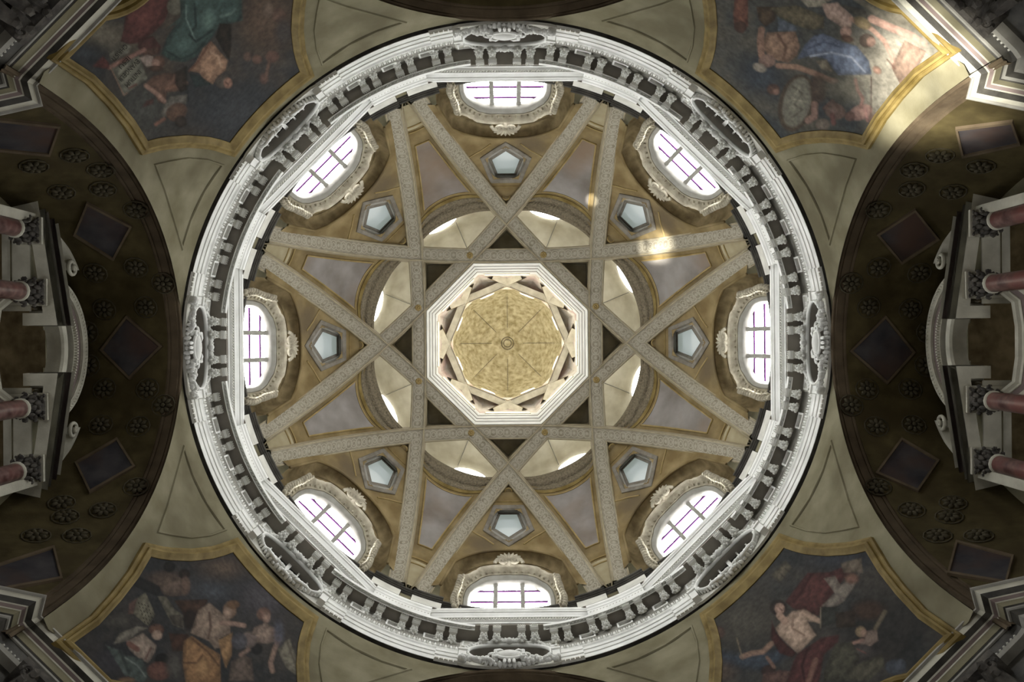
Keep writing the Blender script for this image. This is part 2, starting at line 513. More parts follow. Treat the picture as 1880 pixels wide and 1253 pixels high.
# ---- four arches with chapel vaults ----------------------------------------------------
vault_bvh = {}; vault_obj = {}
def arch_curve(X, a, h0, rise, n=48):
    out = []
    for i in range(n + 1):
        q = math.sin((i / n * 2 - 1) * math.pi / 2)
        out.append(Vector((X, a * q, h0 + rise * (max(0, 1 - q * q)) ** 0.4)))
    return out
SIDES = [('right', 0), ('bottom', 90), ('left', 180), ('top', 270)]
for nm, a in SIDES:
    R = Matrix.Rotation(a * D2R, 3, 'Z')
    band = MB()
    prof = [(WX, 4.3, 7.0), (WX - 0.03, 4.27, 6.97), (WX, 4.22, 6.93), (WX + .05, 4.22, 6.93), (WX + .05, 4.19, 6.90), (WX + .22, 4.19, 6.90), (WX + .22, 4.16, 6.87), (WX + .28, 4.16, 6.87), (WX + .28, 4.12, 6.85)]
    lip = []
    for p in arch_curve(WX, ARCH_A, ARCH_H0, ARCH_RISE):       # reveal between pendentive edge and arch
        th = math.atan2(abs(p.y), WX) / D2R; H_ = wall_edge_H(min(th, THC)); q_ = pol(th, wall_R(th, H_), H_)
        lip.append(R @ Vector((q_.x, math.copysign(q_.y, p.y), q_.z)))
    band.grid([lip] + [[R @ p for p in arch_curve(x, w, ARCH_H0, h)] for x, w, h in prof])
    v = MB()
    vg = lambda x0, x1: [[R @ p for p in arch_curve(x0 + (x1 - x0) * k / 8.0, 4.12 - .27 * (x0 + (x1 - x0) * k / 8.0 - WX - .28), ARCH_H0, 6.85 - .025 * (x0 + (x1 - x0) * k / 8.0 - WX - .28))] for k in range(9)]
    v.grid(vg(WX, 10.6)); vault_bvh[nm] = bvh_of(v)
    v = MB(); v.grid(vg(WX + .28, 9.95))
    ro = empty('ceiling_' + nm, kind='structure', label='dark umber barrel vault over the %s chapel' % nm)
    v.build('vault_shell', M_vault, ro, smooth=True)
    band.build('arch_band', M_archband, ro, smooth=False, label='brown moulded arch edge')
    vault_obj[nm] = ro
    # end wall with the openings of the columned screen
    w = MB(); st = 0.1
    for iy in range(-42, 42):
        for ih in range(0, 72):
            y0 = iy * st; h0 = 12.8 + ih * st
            yc = y0 + st / 2; hc = h0 + st / 2
            if abs(yc) > 3.55 or hc > arch_H(yc, 3.58, ARCH_H0, 6.83): continue
            if hc < 17.45 and abs(yc) < 2.45: continue
            if abs(yc) < 0.95 and hc < 18.0 + math.sqrt(max(0, .9 - yc * yc)) * .75: continue
            w.add([R @ Vector(p) for p in ((9.9, y0, h0), (9.9, y0 + st, h0), (9.9, y0 + st, h0 + st), (9.9, y0, h0 + st))], [(0, 1, 2, 3)])
    w.build('end_wall', M_cream, ro)
    w = MB(); w.box(R @ Vector((11.9, 0, 19.3)), R @ Vector((2.1, 0, 0)), R @ Vector((0, 3.6, 0)), (0, 0, .1))
    w.build('inner_ceiling', M_conch, ro)

# ---- corner entablatures at the foot of the pendentives --------------------------------
PATHC = [(12.5, 3.3), (9.6, 3.62), (7.58, 4.05), (7.62, 4.20), (7.53, 4.33), (4.33, 7.53), (4.20, 7.62), (4.05, 7.58), (3.62, 9.6), (3.3, 12.5)]
for k, (nm, a) in enumerate(CORNERS):
    R = Matrix.Rotation(a * D2R, 2)
    P = [R @ Vector(p) for p in PATHC]
    cn = nm.replace('_', ' ')
    ro = empty('trim_%d' % (20 + k), kind='structure', label='heavy black and white corner entablature in the %s corner' % cn)
    def piece(name, prof, mat):
        sweep(MB(), P, prof).build(name, mat, ro)
    piece('cornice_lip', [(-.2, 13.62), (.30, 13.62), (.30, 13.585), (.27, 13.585), (.27, 13.57), (-.2, 13.57)], M_grey)
    piece('corona', [(-.2, 13.57), (.26, 13.57), (.235, 13.46), (-.2, 13.46)], M_aed)
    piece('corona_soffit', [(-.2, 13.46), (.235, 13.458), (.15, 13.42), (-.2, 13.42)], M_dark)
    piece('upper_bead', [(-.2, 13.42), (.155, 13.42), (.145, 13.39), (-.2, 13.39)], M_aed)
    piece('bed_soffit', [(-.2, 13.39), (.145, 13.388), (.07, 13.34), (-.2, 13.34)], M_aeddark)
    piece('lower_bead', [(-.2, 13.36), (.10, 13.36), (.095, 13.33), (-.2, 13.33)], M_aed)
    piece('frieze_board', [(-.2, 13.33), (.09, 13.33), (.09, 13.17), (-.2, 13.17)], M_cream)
    piece('frieze_shade_strip', [(-.2, 13.17), (.085, 13.168), (.05, 13.13), (-.2, 13.13)], M_dark)  # deep shade below the frieze, put into a dark strip
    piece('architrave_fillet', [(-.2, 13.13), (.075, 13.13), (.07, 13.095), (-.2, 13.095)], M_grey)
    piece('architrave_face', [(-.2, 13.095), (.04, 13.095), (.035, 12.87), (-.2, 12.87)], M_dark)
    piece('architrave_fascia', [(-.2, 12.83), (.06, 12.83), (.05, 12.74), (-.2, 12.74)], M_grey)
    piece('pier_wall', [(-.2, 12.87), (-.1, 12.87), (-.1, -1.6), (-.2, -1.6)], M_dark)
    bd = MB()
    p0, p1 = P[4], P[5]; u = (p1 - p0).normalized(); nn = Vector((-u.y, u.x)); L = (p1 - p0).length
    for i in range(int(L / 0.075)):
        q = p0 + u * (0.04 + i * 0.075) + nn * 0.05
        bd.blob((q.x, q.y, 12.85), (u.x * .026, u.y * .026, 0), (nn.x * .03, nn.y * .03, 0), (0, 0, .02), 5, 3)
    bd.build('bead_row', M_stucco, ro, kind='stuff')
    # Corinthian capitals of the corner pilasters
    for sgn, s in ((-1, .24), (1, .76)):
        c0 = p0 + u * (L * s)
        root = empty('pilaster_capital', loc=(c0.x, c0.y, 12.15), category='capital', group='dark corner capitals',
                     label='dark leafy pilaster capital under the %s corner entablature, %s one' % (cn, 'first clockwise' if sgn > 0 else 'second clockwise'))
        up = Vector((u.x, u.y, 0)); inn = Vector((nn.x, nn.y, 0)); zz = Vector((0, 0, 1))
        b1 = MB(); b1.box(inn * .05, up * .5, inn * .12, zz * .38); b1.build('bell', M_cap, root)
        b1 = MB(); b1.box(inn * .08 + zz * .47, up * .62, inn * .22, zz * .07); b1.build('abacus', M_cap, root)
        for row, (zh, nn_, w) in enumerate(((-.2, 4, .12), (.08, 3, .13))):
            for i in range(nn_):
                x = (i - (nn_ - 1) / 2) * (1.0 / nn_)
                b1 = MB(); c = up * x + inn * .22 + zz * zh
                b1.tube([c - zz * .18 - inn * .05, c + inn * .05, c + zz * .12 + inn * .13, c + zz * .10 + inn * .22, c + zz * .03 + inn * .23], lambda s_: w * (1 - .6 * s_), 5)
                b1.build('acanthus_leaf', M_cap, root)
        for sx in (-1, 1):
            b1 = MB(); pts = []
            for i in range(14):
                an = i * .55; r = .15 * (1 - i / 17.0)
                pts.append(up * (sx * (.45 + r * math.cos(an) * .7)) + inn * .28 + zz * (.28 + r * math.sin(an)))
            b1.tube(pts, .035, 5); b1.build('volute', M_cap, root)

# ================================================================== DRUM ENTABLATURE
ring = empty('trim_1', kind='structure', label='white carved ring entablature encircling the dome')
arch = [(7.62, 20.11), (7.44, 20.11), (7.43, 20.30), (7.405, 20.30), (7.40, 20.46), (7.375, 20.46), (7.37, 20.58), (7.33, 20.62), (7.33, 20.66), (7.62, 20.66)]
for k in range(8):
    a = k * 45
    m = MB(); revolve(m, arch, a + 9.2, a + 35.8); m.build('architrave', M_white, ring)
    m = MB(); revolve(m, [(7.5, 20.0), (7.56, 20.0), (7.56, 20.09), (7.445, 20.09), (7.445, 20.112), (7.6, 20.112)], a - 9.2, a + 35.8, caps=False); m.build('undercut_shade', M_dark, ring)  # shadow of the gap below the architrave, put into the dark colour
    for s0, s1 in ((9.2, 13.6), (31.4, 35.8)):
        m = MB(); revolve(m, [(7.47, 20.08), (7.41, 20.08), (7.40, 20.30), (7.37, 20.30), (7.365, 20.46), (7.345, 20.46), (7.34, 20.61), (7.6, 20.61)], a + s0, a + s1)
        m.build('architrave_block', M_white, ring)
        m = MB()
        for i in range(5):
            an = a + s0 + (i + .5) * (s1 - s0) / 5
            c = pol(an, 7.41, 20.12); t = pol(an + 90, 1, 0); m.box(c, t * .045, pol(an, .03, 0), (0, 0, .035))
        m.build('dentil_row', M_stucco, ring)
    m = MB(); revolve(m, [(7.62, 20.66), (7.42, 20.66), (7.42, 21.6), (7.62, 21.6)], a + 9.0, a + 36.0); m.build('frieze', M_grey, ring)
    # egg and leaf band
    m = MB(); n = 26
    for i in range(n):
        an = a + 9.4 + (i + .5) * 26.2 / n
        t = pol(an + 90, 1, 0); r = pol(an, -1, 0)
        m.blob(pol(an, 7.36, 20.78), t * .045, r * .06, Vector((0, 0, .10)), 6, 4)
        an2 = an + 13.1 / n
        t = pol(an2 + 90, 1, 0); c = pol(an2, 7.37, 20.78)
        m.add([c + t * .022 + Vector((0, 0, .12)), c - t * .022 + Vector((0, 0, .12)), c + Vector((0, 0, -.12)), c + pol(an2, -.075, .04)], [(0, 1, 3), (1, 2, 3), (2, 0, 3)])
    m.build('egg_and_leaf_band', M_white, ring, kind='stuff')
    for a0, a1, mat in ((a - 22.5, a + 22.5, M_soffit),):
        m = MB(); rows = []
        for i in range(31):
            th = -22.5 + 1.5 * i; Ri = min(7.04, 6.95 / math.cos(th * D2R))
            rows.append([pol(a + th, 7.62, 21.6), pol(a + th, Ri, 21.6), pol(a + th, Ri, 21.66), pol(a + th, 7.62, 21.66)])
        m.grid(rows); m.build('soffit', mat, ring)
    # lower curved cornice A
    m = MB(); revolve(m, [(7.10, 21.6), (7.10, 21.49), (7.08, 21.485), (7.075, 21.56), (7.02, 21.57), (7.02, 21.6)], a + 6.9, a + 38.1); m.build('curved_cornice', M_white, ring)
    m = MB(); revolve(m, [(7.02, 21.6), (7.02, 21.51), (7.0, 21.505), (6.985, 21.6)], a + 6.9, a + 38.1); m.build('curved_fillet', M_white, ring)
    m = MB(); n = 40
    for i in range(n):
        an = a + 7.1 + (i + .5) * 30.8 / n
        t = pol(an + 90, 1, 0); r = pol(an, 1, 0); dd = (t + r * .9).normalized(); e = dd.cross(Vector((0, 0, 1)))
        m.blob(pol(an, 7.047, 21.54), dd * .045, e * .018, Vector((0, 0, .035)), 5, 3)
    m.build('rope_moulding', M_white, ring, kind='stuff')
    for j in range(6):
        an = a + (j * 7.5)
        if j == 0: continue
        m = MB(); ww = 1.55
        for b0, b1, h0, h1 in ((-ww, ww, 21.42, 21.47), (-ww, ww, 21.12, 21.17), (-ww, -ww + .35, 21.17, 21.42), (ww - .35, ww, 21.17, 21.42)):
            revolve(m, [(7.42, h0), (7.37, h0), (7.37, h1), (7.42, h1)], an + b0, an + b1)
        m.build('frieze_panel_frame', M_white, ring)

# consoles: 48 pairs on the frieze
con = empty('console', parent=ring)
m = MB(); pr = [(7.42, 21.6), (7.42, 21.0), (7.34, 20.98), (7.27, 21.06), (7.26, 21.18), (7.2, 21.30), (7.12, 21.36), (7.0, 21.38), (6.97, 21.44), (6.99, 21.6)]
pr = [(7.42 - (7.42 - a_) * .74, b_) for a_, b_ in pr]; hw = .085
m.add([(R, -hw, H) for R, H in pr] + [(R, hw, H) for R, H in pr], [tuple(range(10)), tuple(range(19, 9, -1))] + [(i, i + 10, (i + 1) % 10 + 10, (i + 1) % 10) for i in range(10)])
m.build('bracket_body', M_stucco, con)
m = MB()
for y, z, x, s in ((0, 21.06, 7.27, 1.0), (-.07, 21.12, 7.29, .8), (.07, 21.12, 7.29, .8), (-.06, 20.99, 7.33, .7), (.06, 20.99, 7.33, .7), (0, 20.93, 7.36, .7), (-.04, 21.22, 7.23, .7), (.04, 21.22, 7.23, .7), (-.1, 21.04, 7.36, .6), (.1, 21.04, 7.36, .6)):
    m.blob((7.42 - (7.42 - x) * .85, y, z), (.055 * s, 0, -.02), (0, .048 * s, .015), (.02, 0, .07 * s), 6, 4)
m.build('acanthus_leaf', M_white, con)
m = MB(); m.box((7.15, 0, 21.44), (.06, 0, 0), (0, .105, 0), (0, 0, .045)); m.box((7.15, 0, 21.375), (.035, 0, 0), (0, .085, 0), (0, 0, .03))
for i in range(4): m.box((7.085, -.075 + i * .05, 21.47), (.025, 0, 0), (0, .015, 0), (0, 0, .02))
m.build('bracket_cap', M_white, con)
first = True
for k in range(48):
    for s in (-1.28, 1.28):
        an = (3.75 + 7.5 * k + s) * D2R
        if first: o = con; con.rotation_euler.z = an; first = False
        else: o = copy_tree(con, ring, an)
        off = abs((3.75 + 7.5 * k + s + 22.5) % 45 - 22.5)
        if off < 9.2:                       # the consoles over the oval openings are shorter and step forward
            o.scale.z = .55; o.location = (-.14 * math.cos(an), -.14 * math.sin(an), 21.6 * .45)

# upper cornice: straight bars before the windows, curved pieces at the piers
up = empty('trim_2', kind='structure', label='bright upper cornice of straight bars and curved pieces above the consoles')
bar = empty('cornice_bar', parent=up)
def xs(mb, prof, y0, y1):
    n = len(prof); o = len(mb.v)
    mb.v += [(R, y0, H) for R, H in prof] + [(R, y1, H) for R, H in prof]
    mb.f += [tuple(o + i for i in range(n)), tuple(o + n + i for i in range(n - 1, -1, -1))] + [(o + i, o + n + i, o + n + (i + 1) % n, o + (i + 1) % n) for i in range(n)]
m = MB(); xs(m, [(6.98, 21.68), (6.93, 21.68), (6.93, 21.76), (6.87, 21.78), (6.87, 21.82), (6.98, 21.9)], -1.95, 1.95); m.build('bar_bed', M_white, bar)
m = MB(); xs(m, [(6.95, 21.86), (6.835, 21.86), (6.82, 21.92), (6.79, 21.98), (6.775, 22.02), (6.745, 22.03), (6.74, 22.07), (6.71, 22.1), (6.70, 22.18), (7.0, 22.2)], -2.05, 2.05); m.build('bar_corona', M_white, bar, smooth=False)
m = MB(); n = 54
for i in range(n):
    y = -1.9 + (i + .5) * 3.8 / n
    m.blob((6.865, y, 21.82), (.022, .028, 0), (.014, -.012, 0), (0, 0, .045), 5, 3)
m.build('bar_rope', M_stucco, bar, kind='stuff')
for k in range(1, 8): copy_tree(bar, up, k * 45 * D2R)
for k in range(8):
    a = k * 45 + 22.5
    m = MB(); revolve(m, [(7.05, 21.62), (7.0, 21.62), (6.99, 21.72), (7.0, 21.80), (6.985, 21.86), (6.965, 21.88), (6.96, 21.96), (6.93, 22.0), (6.93, 22.12), (7.05, 22.16)], a - 6.2, a + 6.2)
    m.build('curved_corona', M_white, up)
    m = MB()
    for i in range(17):
        an = a - 6.0 + (i + .5) * 12 / 17
        t = pol(an + 90, 1, 0); r = pol(an, 1, 0)
        m.blob(pol(an, 7.0, 21.75), (t + r * .5) * .035, r * .02, Vector((0, 0, .04)), 5, 3)
    m.build('curved_rope', M_stucco, up, kind='stuff')
# flat ledge closing the ring above the cornice
m = MB(); revolve(m, [(6.95, 22.14), (8.2, 22.14), (8.2, 22.2), (6.95, 22.2)], 0, 360, caps=False); m.build('ledge', M_soffit, up)

m = MB(); revolve(m, [(7.5, 22.1), (7.5, 27.0)], 0, 360, caps=False); m.build('backing_wall', M_cream, up)
# dome base: cream pedestals with dark mouldings, underside shade put into the colour, recessed in front of the windows
base = empty('trim_3', kind='structure', label='dark stepped moulding at the springing of the dome with cream pedestals')
def base_prof(R):
    return [(R + .3, 22.82), (R, 22.82), (R - .04, 22.84), (R - .04, 22.88), (R - .07, 22.89), (R - .07, 22.93), (R - .115, 22.95), (R - .12, 23.02), (R + .3, 23.02)]
for k in range(8):
    a = k * 45
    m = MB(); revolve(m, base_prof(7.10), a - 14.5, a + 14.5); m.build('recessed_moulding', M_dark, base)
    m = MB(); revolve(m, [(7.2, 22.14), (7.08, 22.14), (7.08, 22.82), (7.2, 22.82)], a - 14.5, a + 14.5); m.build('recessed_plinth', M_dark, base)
    for s in (-1, 1):
        c = a + 22.5 + s * 4.6
        m = MB(); revolve(m, base_prof(7.0), c - 3.4, c + 3.4); m.build('pier_moulding', M_dark, base)
        m = MB(); revolve(m, [(7.012, 22.86), (6.985, 22.86), (6.985, 22.875), (7.012, 22.875)], c - 3.4, c + 3.4); m.build('pier_fillet', M_grey, base)
        m = MB(); revolve(m, [(7.3, 22.14), (7.0, 22.14), (7.0, 22.82), (7.3, 22.82)], c - 3.3, c + 3.3); m.build('pedestal', M_stucco, base)
    m = MB(); revolve(m, base_prof(7.06), a + 22.5 - 1.2, a + 22.5 + 1.2); m.build('notch_moulding', M_dark, base)
    m = MB(); revolve(m, [(7.3, 22.14), (7.07, 22.14), (7.07, 22.82), (7.3, 22.82)], a + 22.5 - 1.2, a + 22.5 + 1.2); m.build('notch_plinth', M_cream, base)

# ================================================================== DOME WEBS
dome = empty('ceiling', kind='structure', label='ochre dome vault webs between the crossing ribs')
def kite_pt(t, v, extra=0.0):          # direction 0 = tip direction
    rho = .3827 * DRIB + .9239 * t; hw = .9239 * DRIB - .3827 * t
    return Vector((rho, v * hw, rib_H(t) + .28 + .22 * (1 - v * v) + extra))
def kite_start(v): return DRIB + 1.1 * math.sqrt(max(0, 1 - v * v * .97))
web = empty('kite_web', parent=dome, rotz=22.5 * D2R)
m = MB(); rows = []
for i in range(25):
    v = -1 + 2 * i / 24.0; t0 = kite_start(v)
    rows.append([kite_pt(t0 + (5.9 - t0) * k / 30.0, v) for k in range(31)])
ms = MB(); ms.grid([[kite_pt(5.9 + .4 * k / 6.0, -1 + 2 * i / 8.0) for k in range(7)] for i in range(9)]); ms.build('springer', M_springer, web, smooth=True)
m.grid(rows); m.build('vault_web', M_ochre, web, smooth=True)
# fresco field of the kite with a gilt line around it
def kite_field(v, k, inset):
    t0 = DRIB + 1.3
    for _ in range(30):
        lat = v * (.9239 * DRIB - .3827 * t0 - .40); t0 = .5 * t0 + .5 * (DRIB + 1.25 * math.sqrt(max(0, 1 - (lat / 1.64) ** 2)))
    return t0 + (5.6 - t0) * k
def field_pt(v, k, extra):
    t = kite_field(v, k, 0); hw = .9239 * DRIB - .3827 * t
    return kite_pt(t, v * (1 - .40 / hw), extra)
m = MB(); rows = []; vm = 1.0
for i in range(17):
    v = vm * (-1 + 2 * i / 16.0); rows.append([field_pt(v * .98, k / 20.0, -.03) for k in range(21)])
m.grid(rows); m.build('fresco_field', M_panel, web, smooth=True)
m = MB(); rim = []
for i in range(17): v = vm * (-1 + 2 * i / 16.0); rim.append((0, v))
for k in range(1, 20): rim.append((k / 20.0, vm))
for i in range(17): v = vm * (1 - 2 * i / 16.0); rim.append((1, v))
for k in range(19, 0, -1): rim.append((k / 20.0, -vm))
m.tube([field_pt(v, k, -.04) for k, v in rim], .028, 5, closed=True); m.build('gilt_line', M_goldline, web)
m = MB(); m.tube([kite_pt(5.85, v / 10.0, -.03) for v in range(-10, 11)], .035, 5); m.tube([kite_pt(5.95, v / 10.0, -.02) for v in range(-10, 11)], .025, 5); m.build('cross_moulding', M_goldline, web)
# carved archivolt of the half-moon opening
def kite_arc(sc_, extra, n=40):
    out = []
    for i in range(n + 1):
        q = -1 + 2 * i / n; q = math.sin(q * math.pi / 2)
        t = DRIB + 1.08 * sc_ * math.sqrt(max(0, 1 - q * q)); hw = .9239 * DRIB - .3827 * t
        lat = max(-hw, min(hw, q * (1.6 - .12 * (1.02 - sc_))))
        out.append(Vector((.3827 * DRIB + .9239 * t, lat, rib_H(t) + .28 + .22 * (1 - min(1, (lat / max(.2, hw)) ** 2)) + extra)))
    return out
m = MB(); m.grid([kite_arc(1.10, .0), kite_arc(1.085, -.04), kite_arc(1.03, -.04), kite_arc(1.0, .0)]); m.build('arch_fillet', M_gold, web, smooth=False)
m = MB(); m.grid([kite_arc(1.0, -.02), kite_arc(.96, -.05), kite_arc(.9, .02), kite_arc(.68, .1), kite_arc(.62, .06), kite_arc(.58, .1), kite_arc(.57, .25)]); m.build('archivolt', M_archivolt, web)
m = MB()
A1 = kite_arc(.86, -.0, 44); A2 = kite_arc(.74, .03, 44)
for i in range(2, 43):
    c = (A1[i] + A2[i]) / 2; dd = (A1[i] - A2[i]) * .5; e = (A1[i + 1] - A1[i - 1]).normalized()
    m.blob(c + Vector((0, 0, -.01)), (dd + e * .05), e * .03, Vector((0, 0, .04)), 5, 3)
m.build('carved_leaf_row', M_archivolt, web, kind='stuff')
for k in range(1, 8): copy_tree(web, dome, (22.5 + 45 * k) * D2R)

# window bays: web between two ribs with lunette and pentagon
def bay_bulge(t): return .28 + .42 * min(1, max(0, (t - DRIB) / 2.6)) ** 1.1
def bay_pt(t, v, extra=0.0):
    return Vector((.7071 * (DRIB + t), v * .7071 * (t - DRIB), rib_H(t) + .28 + (bay_bulge(t) - .28) * (1 - v * v) + extra))
TB, TP, LW = 6.2, 5.55, 1.85
def lun_L(t):
    q = (TB - t) / (TB - TP); q = min(1, max(0, q)); return LW * (1 - q ** 2.6) ** (1 / 2.6)
def lun_t(v):
    v = abs(v); lo, hi = TP, TB
    if v * .7071 * (TB - DRIB) > LW: return TB
    for _ in range(40):
        t = (lo + hi) / 2
        if lun_L(t) < v * .7071 * (t - DRIB): lo = t
        else: hi = t
    return (lo + hi) / 2
bay = empty('window_bay', parent=dome)
PT = 4.87                                   # pentagon centre
pc = bay_pt(PT, 0)
tu = (bay_pt(PT + .1, 0) - bay_pt(PT - .1, 0)).normalized(); tl = Vector((0, 1, 0)); tn = tu.cross(tl)
if tn.z > 0: tn = -tn                       # towards the room
m = MB(); rows = []
nv, nt_ = 72, 84
for i in range(nv + 1):
    v = -1 + 2 * i / nv; t1 = lun_t(v)
    rows.append([bay_pt(3.02 + (t1 - 3.02) * k / nt_, v) for k in range(nt_ + 1)])
m.grid(rows)
def in_pent(c):
    q = c - pc
    return math.hypot(q.dot(tu) / 1.42, q.dot(tl)) < .56
m.f = [f for f in m.f if not in_pent(sum((Vector(m.v[i]) for i in f), Vector()) / 4)]
m.build('vault_web', M_ochre, bay, smooth=True)
# window wall frame of reference
WO = Vector((7.1, 0, 22.9)); WU = Vector((-.75, 0, 2.4)).normalized(); WN = Vector((-2.4, 0, -.75)).normalized()
def wp(x, y, z=0.0): return WO + Vector((0, 1, 0)) * x + WU * y + WN * z
# conch between lunette edge and window wall
edge = []; 
for i in range(61):
    v = -1 + 2 * i / 60.0
    vv = v * (LW / (.7071 * (TB - DRIB)))
    t = lun_t(vv); edge.append((bay_pt(t, vv), vv * .7071 * (t - DRIB), (TB - t) / (TB - TP)))
wall_pts = [wp(l * .93, q * 2.5) for p, l, q in edge]
rows = [[p for p, l, q in edge]]
for s in (.15, .35, .6, .85, 1.0):
    row = []
    for (p, l, q), w in zip(edge, wall_pts):
        c = p.lerp(w, s); bul = math.sin(s * math.pi) * .16
        row.append(c + Vector((.5 * bul, 0, .8 * bul)) + Vector((0, (1 if l > 0 else -1) * bul * .5 * (1 - q), 0)))
    rows.append(row)
m = MB(); m.grid(rows); m.build('conch', M_conch, bay, smooth=True)
m = MB(); m.tube([p + Vector((-.01, 0, -.02)) for p, l, q in edge], .045, 6); m.build('lunette_moulding', M_ochre, bay, smooth=True)
# gilt lines beside the pentagon
for s in (-1, 1):
    m = MB(); m.tube([bay_pt(5.0, s * .78, -.03), bay_pt(5.06, s * .70, -.03), bay_pt(5.22, s * .46, -.03), bay_pt(5.40, s * .26, -.03)], .022, 5); m.build('gilt_line', M_goldline, bay)
m = MB(); m.tube([bay_pt(3.76, 0, -.02) + Vector((.09 * math.cos(q * .5236), .09 * math.sin(q * .5236), .03 * math.cos(q * .5236))) * 1.3 for q in range(12)], .022, 5, closed=True); m.build('painted_ring', M_goldline, bay)
for s in (-1, 1):
    m = MB(); m.tube([bay_pt(3.46, s * .1, -.01), bay_pt(4.12, s * .62, -.01), bay_pt(4.12, -s * .0, -.01)], .016, 5); m.build('triangle_line', M_goldline, bay)
for k in range(1, 8): copy_tree(bay, dome, 45 * k * D2R)

# ---- pentagon windows
win = empty('window_9', kind='structure')
def pent(r, dep, a0=0.0):
    return [pc + tu * (1.42 * r * math.cos(a0 + q * 2 * math.pi / 5)) + tl * (r * math.sin(a0 + q * 2 * math.pi / 5)) + (tn * dep if dep > 0 else Vector((-.2, 0, -1)) * dep) for q in range(5)]
m = MB(); m.loft([pent(.83, -.05), pent(.82, .07), pent(.80, .08), pent(.68, .06), pent(.64, .0)]); m.build('stone_frame', M_pent, win)
m = MB(); m.loft([pent(.64, .02), pent(.62, -.12), pent(.57, -.13), pent(.55, -.3)]); m.build('inner_step', M_grey, win)
m = MB(); m.loft([pent(.56, -.28), pent(.47, -.30), pent(.45, -.55)]); m.build('shaft', M_pent, win)
m = MB(); m.add(pent(.48, -.54), [(0, 1, 2, 3, 4)]); m.build('pane', M_pentglass, win)
for k in range(8):
    o = win if k == 0 else copy_tree(win, None, 45 * k * D2R, 'window_%d' % (9 + k))
    o['label'] = 'small grey pentagonal skylight with milky glass on the %s side of the dome' % DIRS[k]

# ---- oval windows
def mir(half): return half + [(-x, y) for x, y in half[::-1] if abs(x) > 1e-6]
G = mir([(0, 1.37), (.42, 1.36), (.62, 1.28), (.78, 1.12), (.88, 1.04), (1.02, .84), (1.07, .6), (1.07, .2), (1.0, -.12)])
G1 = mir([(0, 1.70), (.5, 1.68), (.78, 1.54), (.92, 1.36), (1.06, 1.22), (1.19, .95), (1.24, .6), (1.24, .2), (1.18, -.16)])
G2 = mir([(0, 1.84), (.55, 1.82), (.85, 1.68), (1.0, 1.5), (1.16, 1.33), (1.3, 1.0), (1.35, .6), (1.34, .2), (1.28, -.18)])
G3 = mir([(0, 2.0), (.4, 1.99), (.88, 1.86), (.90, 1.70), (1.02, 1.66), (1.12, 1.52), (1.30, 1.48), (1.42, 1.3), (1.49, .9), (1.5, .5), (1.44, .1), (1.36, -.2)])
WC = (0, .55); NW = 96
rs = lambda P: resample(P, WC, NW, math.pi / NW)
g0, g1, g2, g3 = rs(G), rs(G1), rs(G2), rs(G3)
lp = lambda g, z: [wp(x, y, z) for x, y in g]
sc2 = lambda g, h, s: [(a[0] + (b[0] - a[0]) * s, a[1] + (b[1] - a[1]) * s) for a, b in zip(g, h)]
win = empty('window_1', kind='structure')
WL = rs(mir([(0, 2.56)] + [(l * .95, q * 2.56) for p, l, q in edge if l > .02] + [(1.85, -.35)]))
m = MB(); m.loft([lp(WL, -.02), lp(g2, -.02)]); m.build('window_wall', M_conch, win)
m = MB(); m.loft([lp(g1, .10), lp(sc2(g1, g0, .12), .14), lp(sc2(g1, g0, .3), .15), lp(sc2(g1, g0, .6), .12), lp(sc2(g1, g0, .75), .12), lp(sc2(g1, g0, .85), .07), lp(g0, .03), lp(g0, -.06)]); m.build('inner_moulding', M_grey, win, smooth=True)
m = MB(); m.loft([lp(g3, -.03), lp(g3, .26), lp(sc2(g3, g2, .3), .30), lp(sc2(g3, g2, .5), .24), lp(g2, .17), lp(sc2(g2, g1, .5), .12), lp(g1, .14), lp(g1, .1)]); m.build('outer_frame', M_frame, win)
m = MB()
gb = sc2(g2, g1, .35)
for i in range(NW):
    x, y = gb[i]
    if y > -.1 and i % 2 == 0:
        m.blob(wp(x, y, .16), Vector((0, .035, 0)), WU * .03, WN * .05, 5, 3)
m.build('bead_row', M_frame, win, kind='stuff')
for s in (-1, 1):                                    # leafy side ears
    m = MB(); random.seed(3)
    for i in range(13):
        y = .0 + i * .115; x = s * (1.44 + .05 * math.sin(i * .55) - max(0, i - 9) * .035)
        m.blob(wp(x, y, .26), Vector((0, .085, 0)) + WU * .03, WU * .075, WN * .09, 6, 4)
        m.blob(wp(x - s * .09, y + .05, .28), Vector((0, .05, 0)), WU * .055, WN * .06, 5, 4)
    m.build('leaf_ear', M_frame, win, smooth=True)
    m = MB(); pts = []
    for i in range(16):
        an = i * .5; r = .20 * (1 - i / 18.0); pts.append(wp(s * (.20 + r * math.cos(an)), 2.0 + r * math.sin(an), .32 + i * .006))
    m.tube(pts, lambda q: .055 * (1 - .4 * q), 7); m.build('scroll', M_frame, win, smooth=True)
m = MB()
for i in range(9):
    an = (i - 4) * .26; L = .44 - .012 * (i - 4) ** 2 * .4
    dx, dy = math.sin(an), math.cos(an)
    m.blob(wp(dx * L * .62, 2.02 + dy * L * .62, .30), (Vector((0, dx, 0)) + WU * dy) * L * .62, (Vector((0, dy, 0)) - WU * dx) * .062, WN * .085, 6, 5)
m.blob(wp(0, 1.98, .32), Vector((0, .09, 0)), WU * .08, WN * .09, 6, 4)
m.build('scallop_shell', M_frame, win, smooth=True)
xsb = [-2, -.37, .37, 2]; ysb = [-2, .58, 1.08, 3]
for i in range(3):
    for j in range(3):
        pl = clip_poly(G, xsb[i], xsb[i + 1], ysb[j], ysb[j + 1])
        if len(pl) > 2:
            m = MB(); m.add([wp(x, y, -.05) for x, y in pl], [tuple(range(len(pl)))]); m.build('pane', M_sky, win)
